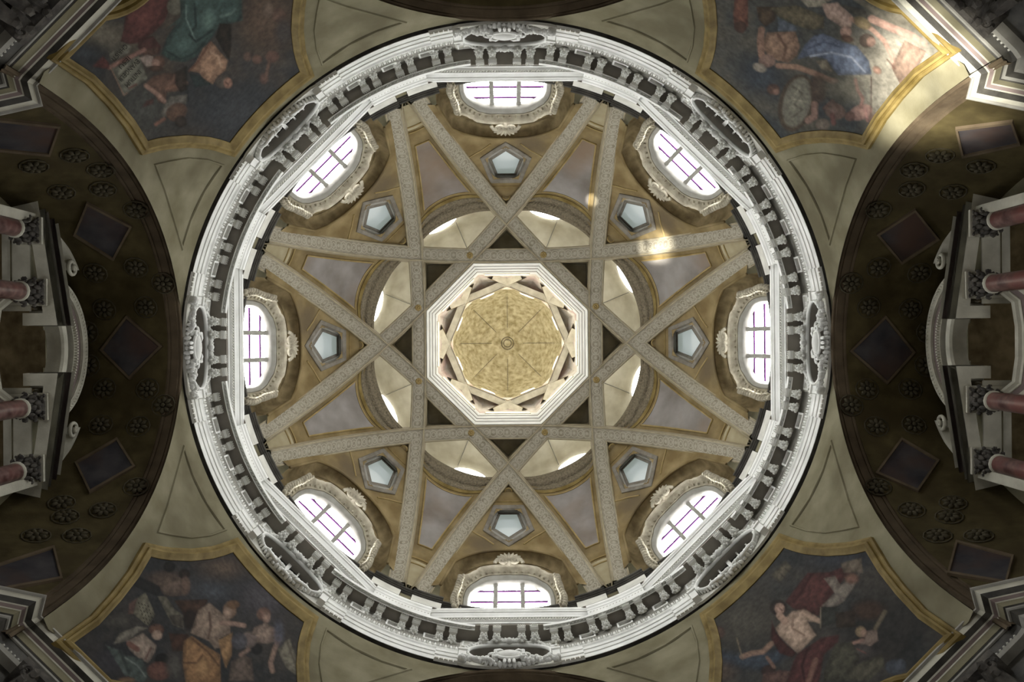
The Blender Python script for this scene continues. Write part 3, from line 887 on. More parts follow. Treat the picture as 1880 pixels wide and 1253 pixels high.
for x in (-.37, .37):
    m = MB(); m.box(wp(x, .62, .0), Vector((0, .06, 0)), WU * .74, WN * .04); m.build('mullion', M_grey, win)
for y in (.58, 1.08):
    m = MB(); m.box(wp(0, y, -.02), Vector((0, 1.05, 0)) if y < 1 else Vector((0, .88, 0)), WU * .04, WN * .02); m.build('iron_bar', M_iron, win)
for k in range(8):
    o = win if k == 0 else copy_tree(win, None, 45 * k * D2R, 'window_%d' % (1 + k))
    o['label'] = 'bright shell-crowned oval window in the carved frame on the %s side of the dome' % DIRS[k]

# ---- ribs ------------------------------------------------------------------------------
def rib_mesh(d, halfw, depth, Hf, tmax, n):
    rows = []; uvs = []; s = 0; prev = None
    for i in range(n + 1):
        t = -tmax + 2 * tmax * i / n
        dH = (Hf(t + .01) - Hf(t - .01)) / .02; l = math.hypot(1, dH)
        nz, nt2 = 1 / l, -dH / l
        c = Vector((d, t, Hf(t)))
        if prev is not None: s += (c - prev).length
        prev = c
        up_ = Vector((0, nt2 * depth, nz * depth))
        rows.append([c + Vector((-halfw, 0, 0)), c + Vector((halfw, 0, 0)), c + Vector((halfw, 0, 0)) + up_, c + Vector((-halfw, 0, 0)) + up_])
        uvs.append(s)
    return rows, uvs
rows, us = rib_mesh(DRIB, .245, .55, rib_H, 6.25, 72)
root = empty('dome_rib', category='dome rib', group='interlaced dome ribs')
m = MB(); m.grid([r[:2] for r in rows], uvs=[[(u, -.245), (u, .245)] for u in us]); m.build('carved_face', M_rib, root, smooth=True)
m = MB(); m.grid([[r[1] + Vector((0, 0, .002)), r[2], r[3], r[0] + Vector((0, 0, .002))] for r in rows]); m.build('rib_flank', M_ribside, root)
for s in (-1, 1):
    m = MB(); m.tube([r[0 if s < 0 else 1] + Vector((-s * .03, 0, -.012)) for r in rows], .022, 5); m.build('edge_bead', M_ribside, root, smooth=True)
for s in (-1, 1):
    t = s * DRIB * math.tan(22.5 * D2R)
    m = MB(); c = Vector((DRIB, t, rib_H(t) - .015))
    for q in range(8): m.blob(c + Vector((.075 * math.cos(q * .785), .075 * math.sin(q * .785), 0)), (.05, 0, 0), (0, .05, 0), (0, 0, .03), 6, 3)
    m.blob(c, (.045, 0, 0), (0, .045, 0), (0, 0, .05), 6, 3)
    m.build('crossing_rosette', M_goldline, root, smooth=True)
for k in range(8):
    o = root if k == 0 else copy_tree(root, None, 45 * k * D2R)
    if k: o.name = 'dome_rib'
    o['label'] = 'carved dome rib running straight along the %s side of the lantern octagon' % DIRS[k]

# ---- light chamber above the ribs ------------------------------------------------------
ch = empty('ceiling_chamber', kind='structure', label='pale light chamber shell seen through the half-moon openings')
LR_, LH = 1.05, 1.45                 # lantern stage: widened and raised to the crown of the ribs
prof = [(5.02, 27.9), (4.97, 28.3), (4.93, 30.35), (4.85, 30.85), (4.6, 31.35), (4.2, 31.8), (3.7, 32.05), (3.0, 32.15)]
for k in range(8):
    m = MB(); revolve(m, prof, 45 * k, 45 * k + 45, 3, caps=False); m.build('chamber_shell', M_chamber, ch, smooth=True)
    m = MB(); a = 45 * k + 22.5
    m.tube([pol(a, R - .02, H - .02) for R, H in prof[1:]], .015, 4); m.build('seam', M_grey, ch)
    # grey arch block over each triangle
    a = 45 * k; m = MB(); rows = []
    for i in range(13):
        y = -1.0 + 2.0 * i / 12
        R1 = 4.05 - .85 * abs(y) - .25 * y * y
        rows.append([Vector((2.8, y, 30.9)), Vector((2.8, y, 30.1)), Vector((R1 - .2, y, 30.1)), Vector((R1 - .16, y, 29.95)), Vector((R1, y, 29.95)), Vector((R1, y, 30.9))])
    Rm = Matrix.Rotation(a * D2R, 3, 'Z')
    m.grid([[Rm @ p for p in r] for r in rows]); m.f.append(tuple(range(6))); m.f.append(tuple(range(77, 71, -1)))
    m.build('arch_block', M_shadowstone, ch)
win = empty('window_17', kind='structure')
def slit(q, s=1.0, dR=0.0):
    h = 30.55 + .55 * s * math.sin(q); return pol(-6 + 8 * s * math.cos(q), 4.9 - .30 * (h - 30.3) + dR, h)
m = MB(); m.add([slit(q * math.pi / 12, .9) for q in range(24)], [tuple(range(24))]); m.build('pane', M_sky2, win)
m = MB(); m.loft([[slit(q * math.pi / 12, 1.0) for q in range(24)], [slit(q * math.pi / 12, .98, -.05) for q in range(24)], [slit(q * math.pi / 12, .9, -.03) for q in range(24)]]); m.build('window_frame', M_chamber, win)
for k in range(8):
    o = win if k == 0 else copy_tree(win, None, 0, 'window_%d' % (17 + k))
    o.rotation_euler.z = (22.5 + 45 * k) * D2R
    o['label'] = 'thin sliver of a light chamber window behind the half-moon opening at %s' % HALF[k]

# ---- lantern ----------------------------------------------------------------------------
def octa(ap, H, rot=22.5):
    R = ap * LR_ / math.cos(22.5 * D2R); return [pol(rot + 45 * k, R, H + LH) for k in range(8)]
lan = empty('trim_4', kind='structure', label='white stepped octagonal moulding around the lantern')
for nm, loops, mat in (
        ('outer_fascia', [(2.66, 28.25), (2.59, 28.0), (2.565, 28.05), (2.55, 28.45)], M_white),
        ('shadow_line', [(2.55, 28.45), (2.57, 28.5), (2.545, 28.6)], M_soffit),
        ('middle_fascia', [(2.545, 28.6), (2.515, 28.62), (2.505, 29.0)], M_white),
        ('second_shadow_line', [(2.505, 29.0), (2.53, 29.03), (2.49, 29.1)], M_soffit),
        ('torus', [(2.50, 29.1), (2.46, 29.15), (2.44, 29.3), (2.445, 29.5)], M_white),
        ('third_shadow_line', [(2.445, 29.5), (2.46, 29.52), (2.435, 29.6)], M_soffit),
        ('inner_fascia', [(2.43, 29.6), (2.41, 29.65), (2.40, 29.95), (2.40, 30.4)], M_white)):
    m = MB(); m.loft([octa(a, h) for a, h in loops]); m.build(nm, mat, lan)
m = MB(); m.loft([octa(2.66, 28.2), octa(2.9, 28.2), octa(2.95, 30.8), octa(2.4, 30.8)]); m.build('outer_casing', M_chamber, lan)
# star vault of the lantern: fields, ribs, drum with windows, inner dome
lv = empty('ceiling_lantern', kind='structure', label='cream star vault and scrollwork inner dome of the lantern')
DL = 2.03 * LR_
def lrib_H(t): return 31.5 + LH - .27 * t * t
m = MB(); m.loft([octa(2.40, 30.3), octa(2.39, 31.1), octa(2.2, 31.75), octa(1.98, 32.0)]); m.build('fresco_band', plaster('lantern_fresco', lin(.62, .54, .42), lin(.78, .73, .64), 4.0, 0.05, stain=lin(.58, .42, .36)), lv)
rows, us = rib_mesh(DL, .13, .4, lrib_H, 1.43, 20)
LR = empty('lantern_rib', category='lantern rib', group='small cream lantern ribs')
m = MB(); m.grid([r[:2] for r in rows]); m.build('rib_face', M_lrib, LR)
m = MB(); m.grid([[r[1], r[2], r[3], r[0]] for r in rows]); m.build('rib_flank', M_conch, LR)
m = MB(); m.tube([r[0] + Vector((.012, 0, -.01)) for r in rows[5:16]], .014, 4); m.build('dark_edge', M_soffit, LR)
for k in range(8):
    o = LR if k == 0 else copy_tree(LR, None, 0)
    if k: o.name = 'lantern_rib'
    o.rotation_euler.z = (22.5 + 45 * k) * D2R
    o['label'] = 'small cream rib of the lantern star along its %s edge' % HALF[k].replace('the middle', 'its middle')
m = MB(); m.loft([octa(1.94, 31.7, 0), octa(1.96, 32.9, 0)]); m.build('drum_wall', M_lrib, lv)
m = MB(); loops = []
for i in range(13):
    q = i / 12 * math.pi / 2; loops.append(octa(1.99 * math.cos(q) + .002, 32.8 + 2.6 * math.sin(q), 0))
m.loft(loops); m.build('inner_dome', M_lantern, lv)
m = MB()
for r in (.16, .26):
    m.tube([Vector((r * math.cos(q * .3927), r * math.sin(q * .3927), 35.36 + LH - r * r * .4)) for q in range(16)], .018, 4, closed=True)
m.build('apex_ring', M_archivolt, lv)
for k in range(8):
    m = MB(); R0 = LR_ / math.cos(22.5 * D2R)
    m.tube([pol(45 * k, R0 * (1.99 * math.cos(q)) - .01, 32.8 + LH + 2.6 * math.sin(q) - .01) for q in [.55 + i * .09 for i in range(9)]], .011, 4); m.build('dome_crease', M_archivolt, lv)
LW_ = empty('window_25', kind='structure')
m = MB(); m.add([(1.915 * LR_, .26 * math.cos(q * .5236), 32.2 + LH + .34 * math.sin(q * .5236)) for q in range(12)], [tuple(range(12))]); m.build('pane', M_sky3, LW_)
m = MB(); m.tube([(1.91 * LR_, .28 * math.cos(q * .5236), 32.2 + LH + .36 * math.sin(q * .5236)) for q in range(12)], .03, 4, closed=True); m.build('window_frame', M_lrib, LW_)
for k in range(8):
    o = LW_ if k == 0 else copy_tree(LW_, None, 0, 'window_%d' % (25 + k))
    o.rotation_euler.z = (22.5 + 45 * k) * D2R
    o['label'] = 'tiny bright lantern window at the foot of the inner dome, %s' % HALF[k]

for k in range(8):
    ro = empty('window_%d' % (37 + k), kind='structure', label='narrow lantern drum window seen edge-on above the white octagon, %s side' % DIRS[k], rotz=45 * k * D2R)
    m = MB(); x = 2.388 * LR_; m.add([(x, -.8, 29.75 + LH), (x, .8, 29.75 + LH), (x, .8, 30.3 + LH), (x, -.8, 30.3 + LH)], [(0, 1, 2, 3)]); m.build('pane', M_sky4, ro)
    m = MB(); m.tube([(x - .01, -.82, 29.73 + LH), (x - .01, .82, 29.73 + LH), (x - .01, .82, 30.32 + LH), (x - .01, -.82, 30.32 + LH)], .025, 4, closed=True); m.build('window_frame', M_lrib, ro)

# ================================================================== CARTOUCHES ROUND THE RING (4 ornate, 4 plain)
MPD = 7.4 * D2R                     # metres per degree on the frieze
def cy(x, H, R=7.40): return pol(x / MPD, R, H)
CH, CSW, CSH = 20.72, .98, .62
def ell(s=1.0, n=64, R=7.4, dh=0.0, sw=None, sh=None):
    return [cy((sw or CSW) * s * math.cos(2 * math.pi * k / n), CH + dh + (sh or CSH) * s * math.sin(2 * math.pi * k / n), R) for k in range(n)]
def leaf(mb, c, d, w, nrm, L, W, T):
    mb.blob(c, Vector(d) * L, Vector(w) * W, Vector(nrm) * T, 6, 4)
def tang(x): a = x / MPD; return pol(a + 90, 1, 0), pol(a, -1, 0)
Z = Vector((0, 0, 1))
def cartouche(ornate):
    ro = empty('oval_cartouche', category='cartouche', group='ornate oval cartouches' if ornate else 'glazed oval cartouches')
    rect = resample([(-1.21, 20.02), (1.21, 20.02), (1.21, 21.59), (-1.21, 21.59)], (0, CH), 64)
    m = MB(); m.loft([[cy(x, h, 7.46) for x, h in rect], [cy(x, h) for x, h in rect], ell(1.0)]); m.build('panel', M_stucco, ro)
    m = MB(); m.loft([ell(1.0, R=7.39), ell(1.0, R=7.95)]); m.build('reveal', M_soffit, ro, smooth=True)
    Rb = 7.95 if ornate else 7.62
    m = MB(); m.add(ell(1.02, R=Rb), [tuple(range(64))]); pane_ = m.build('dark_pane', M_darkglass, ro)
    for x, w in ((0, .05), (-.3, .022), (.3, .022), (-.6, .022), (.6, .022)):
        hh = CSH * math.sqrt(max(0, 1 - (x / CSW) ** 2)); t, n = tang(x)
        m = MB(); m.box(cy(x, CH, Rb - .04), t * w, n * .03, Z * hh); m.build('muntin', M_white, pane_)
    for h in (-.28, .02):
        m = MB(); ww = CSW * math.sqrt(1 - (h / CSH) ** 2)
        m.tube([cy(ww * (q / 8.0 - 1), CH + h, Rb - .04) for q in range(17)], .022, 4); m.build('muntin', M_white, pane_)
    m = MB(); m.tube(ell(1.03, R=7.36), .05, 7, closed=True, flat=Z); m.build('inner_rim', M_white, ro, smooth=True)
    m = MB()                                           # leaf-twisted outer rim
    for k in range(60):
        q = 2 * math.pi * k / 60; x = (CSW + .1) * math.cos(q); h = CH + (CSH + .09) * math.sin(q)
        t, n = tang(x); d = (t * -math.sin(q) * CSW + Z * math.cos(q) * CSH).normalized(); wv = d.cross(n)
        leaf(m, cy(x, h, 7.35), (d + wv * .8).normalized(), (wv - d * .4), n, .07, .032, .05 + .025 * (k % 3))
    m.build('leaf_rim', M_white, ro, smooth=True)
    for s in (-1, 1):
        t, n = tang(s * 1.1)
        m = MB(); m.box(cy(s * 1.12, 20.3, 7.34), t * .09, n * .09, Z * .2); m.box(cy(s * 1.12, 20.52, 7.32), t * .11, n * .11, Z * .035); m.build('end_block', M_white, ro)
        m = MB()                                       # scroll on the upper rim
        pts = []
        for k in range(22):
            f = k / 21.0; q = math.pi / 2 - s * (.25 + .75 * f)
            pts.append(cy((CSW + .16) * math.cos(q), CH + (CSH + .13 - .1 * f) * math.sin(q), 7.31 + .03 * math.sin(f * 9)))
        m.tube(pts, lambda f: .05 * (1 - .5 * f), 6); m.build('upper_scroll', M_white, ro, smooth=True)
    m = MB()                                           # crest of leaves on top
    for k in range(9):
        q = (k - 4) * .3; x = .30 * math.sin(q); t, n = tang(x)
        leaf(m, cy(x, 21.36 + .08 * math.cos(q), 7.28), t * math.sin(q) + Z * math.cos(q), t * math.cos(q) - Z * math.sin(q), n, .12, .045, .07)
    t, n = tang(0); leaf(m, cy(0, 21.33, 7.25), t, Z, n, .09, .07, .09)
    m.build('crest', M_white, ro, smooth=True)
    rr = random.Random(11)
    if ornate:
        for s in (-1, 1):
            m = MB()
            for k in range(34):
                f = k / 33.0; x = s * (.30 + .86 * f); h = 20.12 - .10 * math.sin(f * 2.6) + rr.uniform(-.05, .06); t, n = tang(x)
                a = rr.uniform(0, 6.28); d = t * math.cos(a) + Z * math.sin(a); w = t * -math.sin(a) + Z * math.cos(a)
                leaf(m, cy(x, h, 7.30 - rr.uniform(0, .09)), d, w, n, rr.uniform(.05, .09), .035, .06)
            m.build('garland', M_white, ro, smooth=True)
            m = MB(); pts = []
            for k in range(14):
                an = k * .55; r = .13 * (1 - k / 16.0); pts.append(cy(s * (.36 + r * math.cos(an)), 20.16 + r * math.sin(an), 7.18))
            m.tube(pts, .03, 6); m.build('volute', M_white, ro, smooth=True)
            m = MB(); m.tube([cy(s * .30, 20.2, 7.2), cy(s * .34, 20.42, 7.17), cy(s * .22, 20.56, 7.2), cy(s * .15, 20.5, 7.2)], lambda f: .05 * (1 - .5 * f), 6); m.build('horn', M_white, ro, smooth=True)
        t, n = tang(0)
        m = MB(); m.blob(cy(0, 20.24, 7.2), t * .27, n * .11, Z * .17, 16, 8); shd = m.build('shield', M_white, ro, smooth=True)
        m = MB(); m.tube([cy(.31 * math.cos(q * .314), 20.24 + .20 * math.sin(q * .314), 7.2) for q in range(20)], .035, 6, closed=True); m.build('shield_rim', M_white, shd, smooth=True)
        for x in (-.11, 0, .11):
            m = MB(); t, n = tang(x); m.blob(cy(x, 19.98, 7.24), t * .045, n * .05, Z * .12, 6, 5); m.build('pendant', M_white, shd, smooth=True)
    else:
        for s in (-1, 1):
            m = MB(); pts = []
            for k in range(40):
                f = k / 39.0; q = -math.pi / 2 + s * f * 1.35
                pts.append(cy((CSW + .1 + .05 * math.sin(f * 20)) * math.cos(q), CH + (CSH + .05 + .05 * math.cos(f * 20)) * math.sin(q), 7.28 + .03 * math.sin(f * 14)))
            m.tube(pts, lambda f: .045 * (1 - .3 * f), 6); m.build('lower_scroll', M_white, ro, smooth=True)
            m = MB()
            for k in range(9):
                x = s * (.08 + k * .055); t, n = tang(x); leaf(m, cy(x, 20.10 + .02 * (k % 2), 7.26), (t * s + Z * .8).normalized(), Z, n, .08, .03, .05)
            m.build('leaf_spray', M_white, ro, smooth=True)
    return ro
for kind in (True, False):
    c0 = cartouche(kind)
    for i, k in enumerate([0, 2, 4, 6] if kind else [1, 3, 5, 7]):
        o = c0 if i == 0 else copy_tree(c0, None)
        o.rotation_euler.z = 45 * k * D2R
        o['label'] = ('white stucco oval cartouche with shield and garlands at the %s of the ring' if kind else 'white leaf-framed oval window in the ring at the %s') % DIRS[k]

# ================================================================== PENDENTIVE FRESCOES
def project(P):
    v = P - CAM; x = v.x / v.z * FPX; y = v.y / v.z * FPX
    return x * ca + y * sa + PP[0], -x * sa + y * ca + PP[1]
def axis_of(px, py, nm='upper_left'):
    p, n = hit(wall_bvh[nm], px, py); return (p.x / p.z * FPX, p.y / p.z * FPX)
def cast_axis(bvh, x, y):
    d = Vector((x / FPX, y / FPX, 1)).normalized()
    p, n, i, dd = bvh.ray_cast(Vector((0, 0, 0)), d)
    if p is None: return None, None
    return p, (n if n.dot(d) < 0 else -n)
def ribbon_axis(mb, bvh, poly, prof, closed=True):
    rows = []
    for off, h in prof:
        row = []
        for q in offset_poly(poly, off, closed):
            p, n = cast_axis(bvh, q.x, q.y)
            if p is None:
                if not row: row.append(None); continue
                p, n = row[-1], Vector((0, 0, 0)); row.append(p); continue
            row.append(p + n * h)
        first_ok = next(r for r in row if r is not None)
        rows.append([first_ok if r is None else r for r in row])
    mb.grid(rows, close_u=closed)
eA = [axis_of(*p) for p in ((121, 104), (169, 136), (210, 179), (243, 220), (267, 259))]
eB = [axis_of(*p) for p in ((286, 254), (304, 251), (342, 248), (381, 251), (402, 256))]
cC = axis_of(420, 262); rC = math.hypot(*cC); aC = math.atan2(cC[1], cC[0])
aD = math.atan2(-1, -1)
# half outline from the foot of the fresco up to the ring, then mirrored on the diagonal
half = []
foot = eA[0]; fm = (foot[0] + foot[1]) / 2 * 1.0
BW, BS = 88.0, 30.0; BR = (BW * BW + BS * BS) / (2 * BS)
for k in range(6):                        # round bite in the middle of the foot
    s_ = BW * k / 5.0; y_ = math.sqrt(BR * BR - s_ * s_) - (BR - BS)
    c = Vector((fm, fm)) + Vector((-.7071, .7071)) * s_ + Vector((.7071, .7071)) * y_
    half.append((c.x, c.y))
half += [foot] + eA[1:] + eB + [cC]
for k in range(1, 9):
    a = aC + ((-3 * math.pi / 4) - aC) * k / 8.0 if aC < 0 else aC
    half.append((rC * math.cos(a), rC * math.sin(a)))
OUT = half + [(y, x) for x, y in half[::-1]][1:-1]
area = sum(OUT[i][0] * OUT[(i + 1) % len(OUT)][1] - OUT[(i + 1) % len(OUT)][0] * OUT[i][1] for i in range(len(OUT)))
SGN = -1 if area > 0 else 1               # offset sign that grows the outline
TRI0 = [axis_of(*p) for p in ((285, 303), (310, 297), (345, 291), (380, 294), (408, 303), (375, 352), (350, 405), (334, 455), (318, 400), (303, 350))]

KF = 1.1      # photograph tone -> pigment albedo
def shade(c):
    v = np.array(srgb(*c, KF)[:3]); return .68 * v + .32 * v.dot((.3, .59, .11))
def paint(X, Y, bg, shapes, seed):
    col = np.zeros((len(X), 3)); n1 = fbm(X, Y, 60, seed); n2 = fbm(X, Y, 14, seed + 9); n3 = vnoise(X, Y, 3.0, seed + 20)
    a, b = bg
    w = np.clip((n1 - .3) / .4, 0, 1)[:, None]
    col = shade(a) * (1 - w) + shade(b) * w
    col = col * (.75 + .5 * n2[:, None])
    for sh in shapes:
        kind, geo, c = sh[0], sh[1], shade(sh[2]); soft = sh[3] if len(sh) > 3 else 2.5
        if kind == 'p':
            d = edge_dist(geo, X, Y); ins = inside(geo, X, Y); sd = np.where(ins, d, -d)
            al = np.clip(sd / soft + .5, 0, 1); depth = np.clip(d / 14.0, 0, 1)
        elif kind == 'e':
            cx, cy_, rx, ry, rot = geo; r_ = rot * D2R
            u = (X - cx) * math.cos(r_) + (Y - cy_) * math.sin(r_); v = -(X - cx) * math.sin(r_) + (Y - cy_) * math.cos(r_)
            q = np.sqrt((u / rx) ** 2 + (v / ry) ** 2)
            al = np.clip((1 - q) * min(rx, ry) / soft + .5, 0, 1); depth = np.clip(1.2 - q, 0, 1)
        else:
            pts, wd = geo; d = np.full(X.shape, 1e9)
            for i in range(len(pts) - 1):
                x1, y1 = pts[i]; x2, y2 = pts[i + 1]; ex, ey = x2 - x1, y2 - y1
                t = np.clip(((X - x1) * ex + (Y - y1) * ey) / (ex * ex + ey * ey + 1e-9), 0, 1)
                d = np.minimum(d, np.hypot(X - x1 - t * ex, Y - y1 - t * ey))
            al = np.clip((wd / 2 - d) / soft + .5, 0, 1); depth = np.clip(1 - d / wd, 0, 1)
        fold = np.sin((X * .55 + Y * .35) * .55 + n2 * 9.0) if kind == 'p' else 0
        tone = (.62 + .5 * depth + .16 * fold + .35 * (n2 - .5))
        al = (al * (.82 + .18 * n3))[:, None]
        col = col * (1 - al) + (c * np.clip(tone, .25, 1.6)[:, None]) * al
    return np.clip(col * (.9 + .2 * n3[:, None]), 0.002, 1)
def T(ox, oy, sc_):
    def conv(sh):
        k, g = sh[0], sh[1]
        if k == 'p': g = [(ox + x / sc_, oy + y / sc_) for x, y in g]
        elif k == 'e': g = (ox + g[0] / sc_, oy + g[1] / sc_, g[2] / sc_, g[3] / sc_, g[4] if len(g) > 4 else 0)
        else: g = ([(ox + x / sc_, oy + y / sc_) for x, y in g[0]], g[1] / sc_)
        return (k, g) + tuple(sh[2:])
    return conv
FL = (128, 92, 66); FD = (86, 60, 44)
SH = {}
SH['upper_left'] = ((44, 46, 47), (66, 56, 44)), [T(100, 0, 3.917)(q) for q in [
    ('e', (330, 230, 260, 110, 20), (92, 84, 66), 30), ('e', (200, 380, 120, 60), (48, 52, 56), 20), ('e', (1520, 130, 190, 210), (82, 62, 44), 40), ('e', (640, 760, 250, 230), (58, 58, 52), 40), ('e', (1300, 800, 380, 220), (46, 49, 52), 50),
    ('p', [(540, -60), (810, -60), (815, 60), (780, 150), (700, 230), (600, 300), (540, 310), (465, 290), (490, 200), (500, 100)], (82, 38, 32)), ('e', (640, 110, 70, 90, 30), (98, 48, 40), 8), ('e', (860, 40, 60, 60), (92, 88, 70)),
    ('p', [(600, 270), (700, 250), (760, 330), (740, 380), (640, 400), (590, 330)], (70, 36, 30)), ('p', [(620, 350), (740, 330), (730, 380), (640, 400)], FD),
    ('p', [(890, -60), (1340, -60), (1345, 140), (1270, 160), (1180, 170), (1130, 260), (1010, 400), (930, 440), (830, 430), (760, 380), (800, 260), (870, 160), (800, 200), (900, 110)], (46, 70, 64)),
    ('e', (1100, 130, 58, 85, 10), (72, 100, 90), 6), ('e', (920, 310, 90, 55, -20), (62, 88, 80), 6), ('l', ([(1000, 20), (1010, 180), (960, 240), (1010, 290), (1130, 210)], 16), (28, 42, 38)), ('l', ([(800, 360), (900, 420), (1010, 370), (1090, 270)], 12), (30, 46, 42)), ('l', ([(940, 30), (940, 130), (1000, 270)], 12), (84, 108, 98)), ('l', ([(1190, 110), (1260, 90), (1290, 60)], 24), (74, 98, 88)),
    ('p', [(1180, 160), (1265, 165), (1265, 330), (1250, 430), (1200, 350), (1150, 260)], (36, 27, 16)),
    ('p', [(1120, 290), (1240, 430), (1220, 500), (1170, 540), (1130, 600), (1070, 580), (1040, 520), (960, 500), (1010, 440), (1060, 340)], (142, 102, 68)), ('l', ([(1110, 300), (1020, 440), (960, 505)], 14), (90, 52, 34)), ('l', ([(1120, 370), (1170, 400), (1190, 470)], 20), (168, 128, 92)),
    ('e', (1205, 580, 58, 52), (72, 62, 52)), ('e', (1240, 590, 32, 38), (138, 94, 70)), ('l', ([(1225, 585), (1240, 600)], 9), (60, 34, 26)),
    ('p', [(960, 520), (1040, 540), (1130, 600), (1000, 620)], (40, 54, 52)),
    ('p', [(390, 480), (600, 390), (660, 560), (490, 680)], (104, 102, 84), 1.5), ('p', [(385, 380), (500, 305), (550, 330), (520, 375), (400, 430)], (110, 106, 88), 1.5), ('l', ([(385, 480), (600, 370), (640, 350)], 30), (128, 86, 70)), ('l', ([(395, 480), (490, 680), (515, 660)], 8), (120, 88, 64)), ('l', ([(525, 630), (580, 600)], 12), (98, 44, 34)),
    ('p', [(600, 410), (660, 385), (700, 400), (720, 470), (650, 470)], (150, 128, 112)), ('e', (740, 440, 46, 48), (92, 62, 44)), ('e', (720, 450, 30, 34), (146, 106, 86)), ('e', (720, 485, 50, 22), (66, 44, 30)),
    ('p', [(260, 475), (340, 395), (385, 450), (385, 490)], (92, 42, 34)),
    ('p', [(640, 600), (700, 540), (780, 520), (930, 520), (940, 640), (800, 660), (790, 740), (740, 730), (700, 660)], (94, 64, 46)), ('l', ([(650, 610), (730, 670), (780, 720)], 34), (132, 96, 76)), ('l', ([(800, 630), (940, 590)], 30), (112, 76, 52)), ('p', [(860, 510), (940, 470), (945, 640), (900, 660), (860, 600)], (44, 36, 26)),
    ('p', [(820, 690), (950, 670), (940, 740), (780, 840), (740, 820)], (96, 90, 78)), ('e', (870, 800, 80, 62, -30), (88, 60, 40)), ('e', (900, 870, 44, 44), (46, 36, 28)), ('p', [(620, 770), (650, 720), (710, 700), (700, 740)], (80, 46, 36)), ('l', ([(720, 890), (780, 850)], 26), (110, 70, 50)),
    ('l', ([(942, 470), (952, 720)], 8), (32, 32, 30)), ('e', (1600, 100, 60, 50), (92, 66, 50)), ('e', (1450, 420, 36, 34), (96, 66, 50)), ('e', (1560, 400, 50, 44), (92, 62, 48)), ('e', (1380, 400, 30, 34), (90, 66, 52)), ('e', (1500, 560, 32, 40), (82, 56, 46)), ('l', ([(1540, 430), (1510, 560)], 26), (88, 62, 48)), ('e', (1530, 60, 40, 60), (100, 80, 62)), ('e', (1640, 220, 60, 90), (60, 54, 50), 12)]]
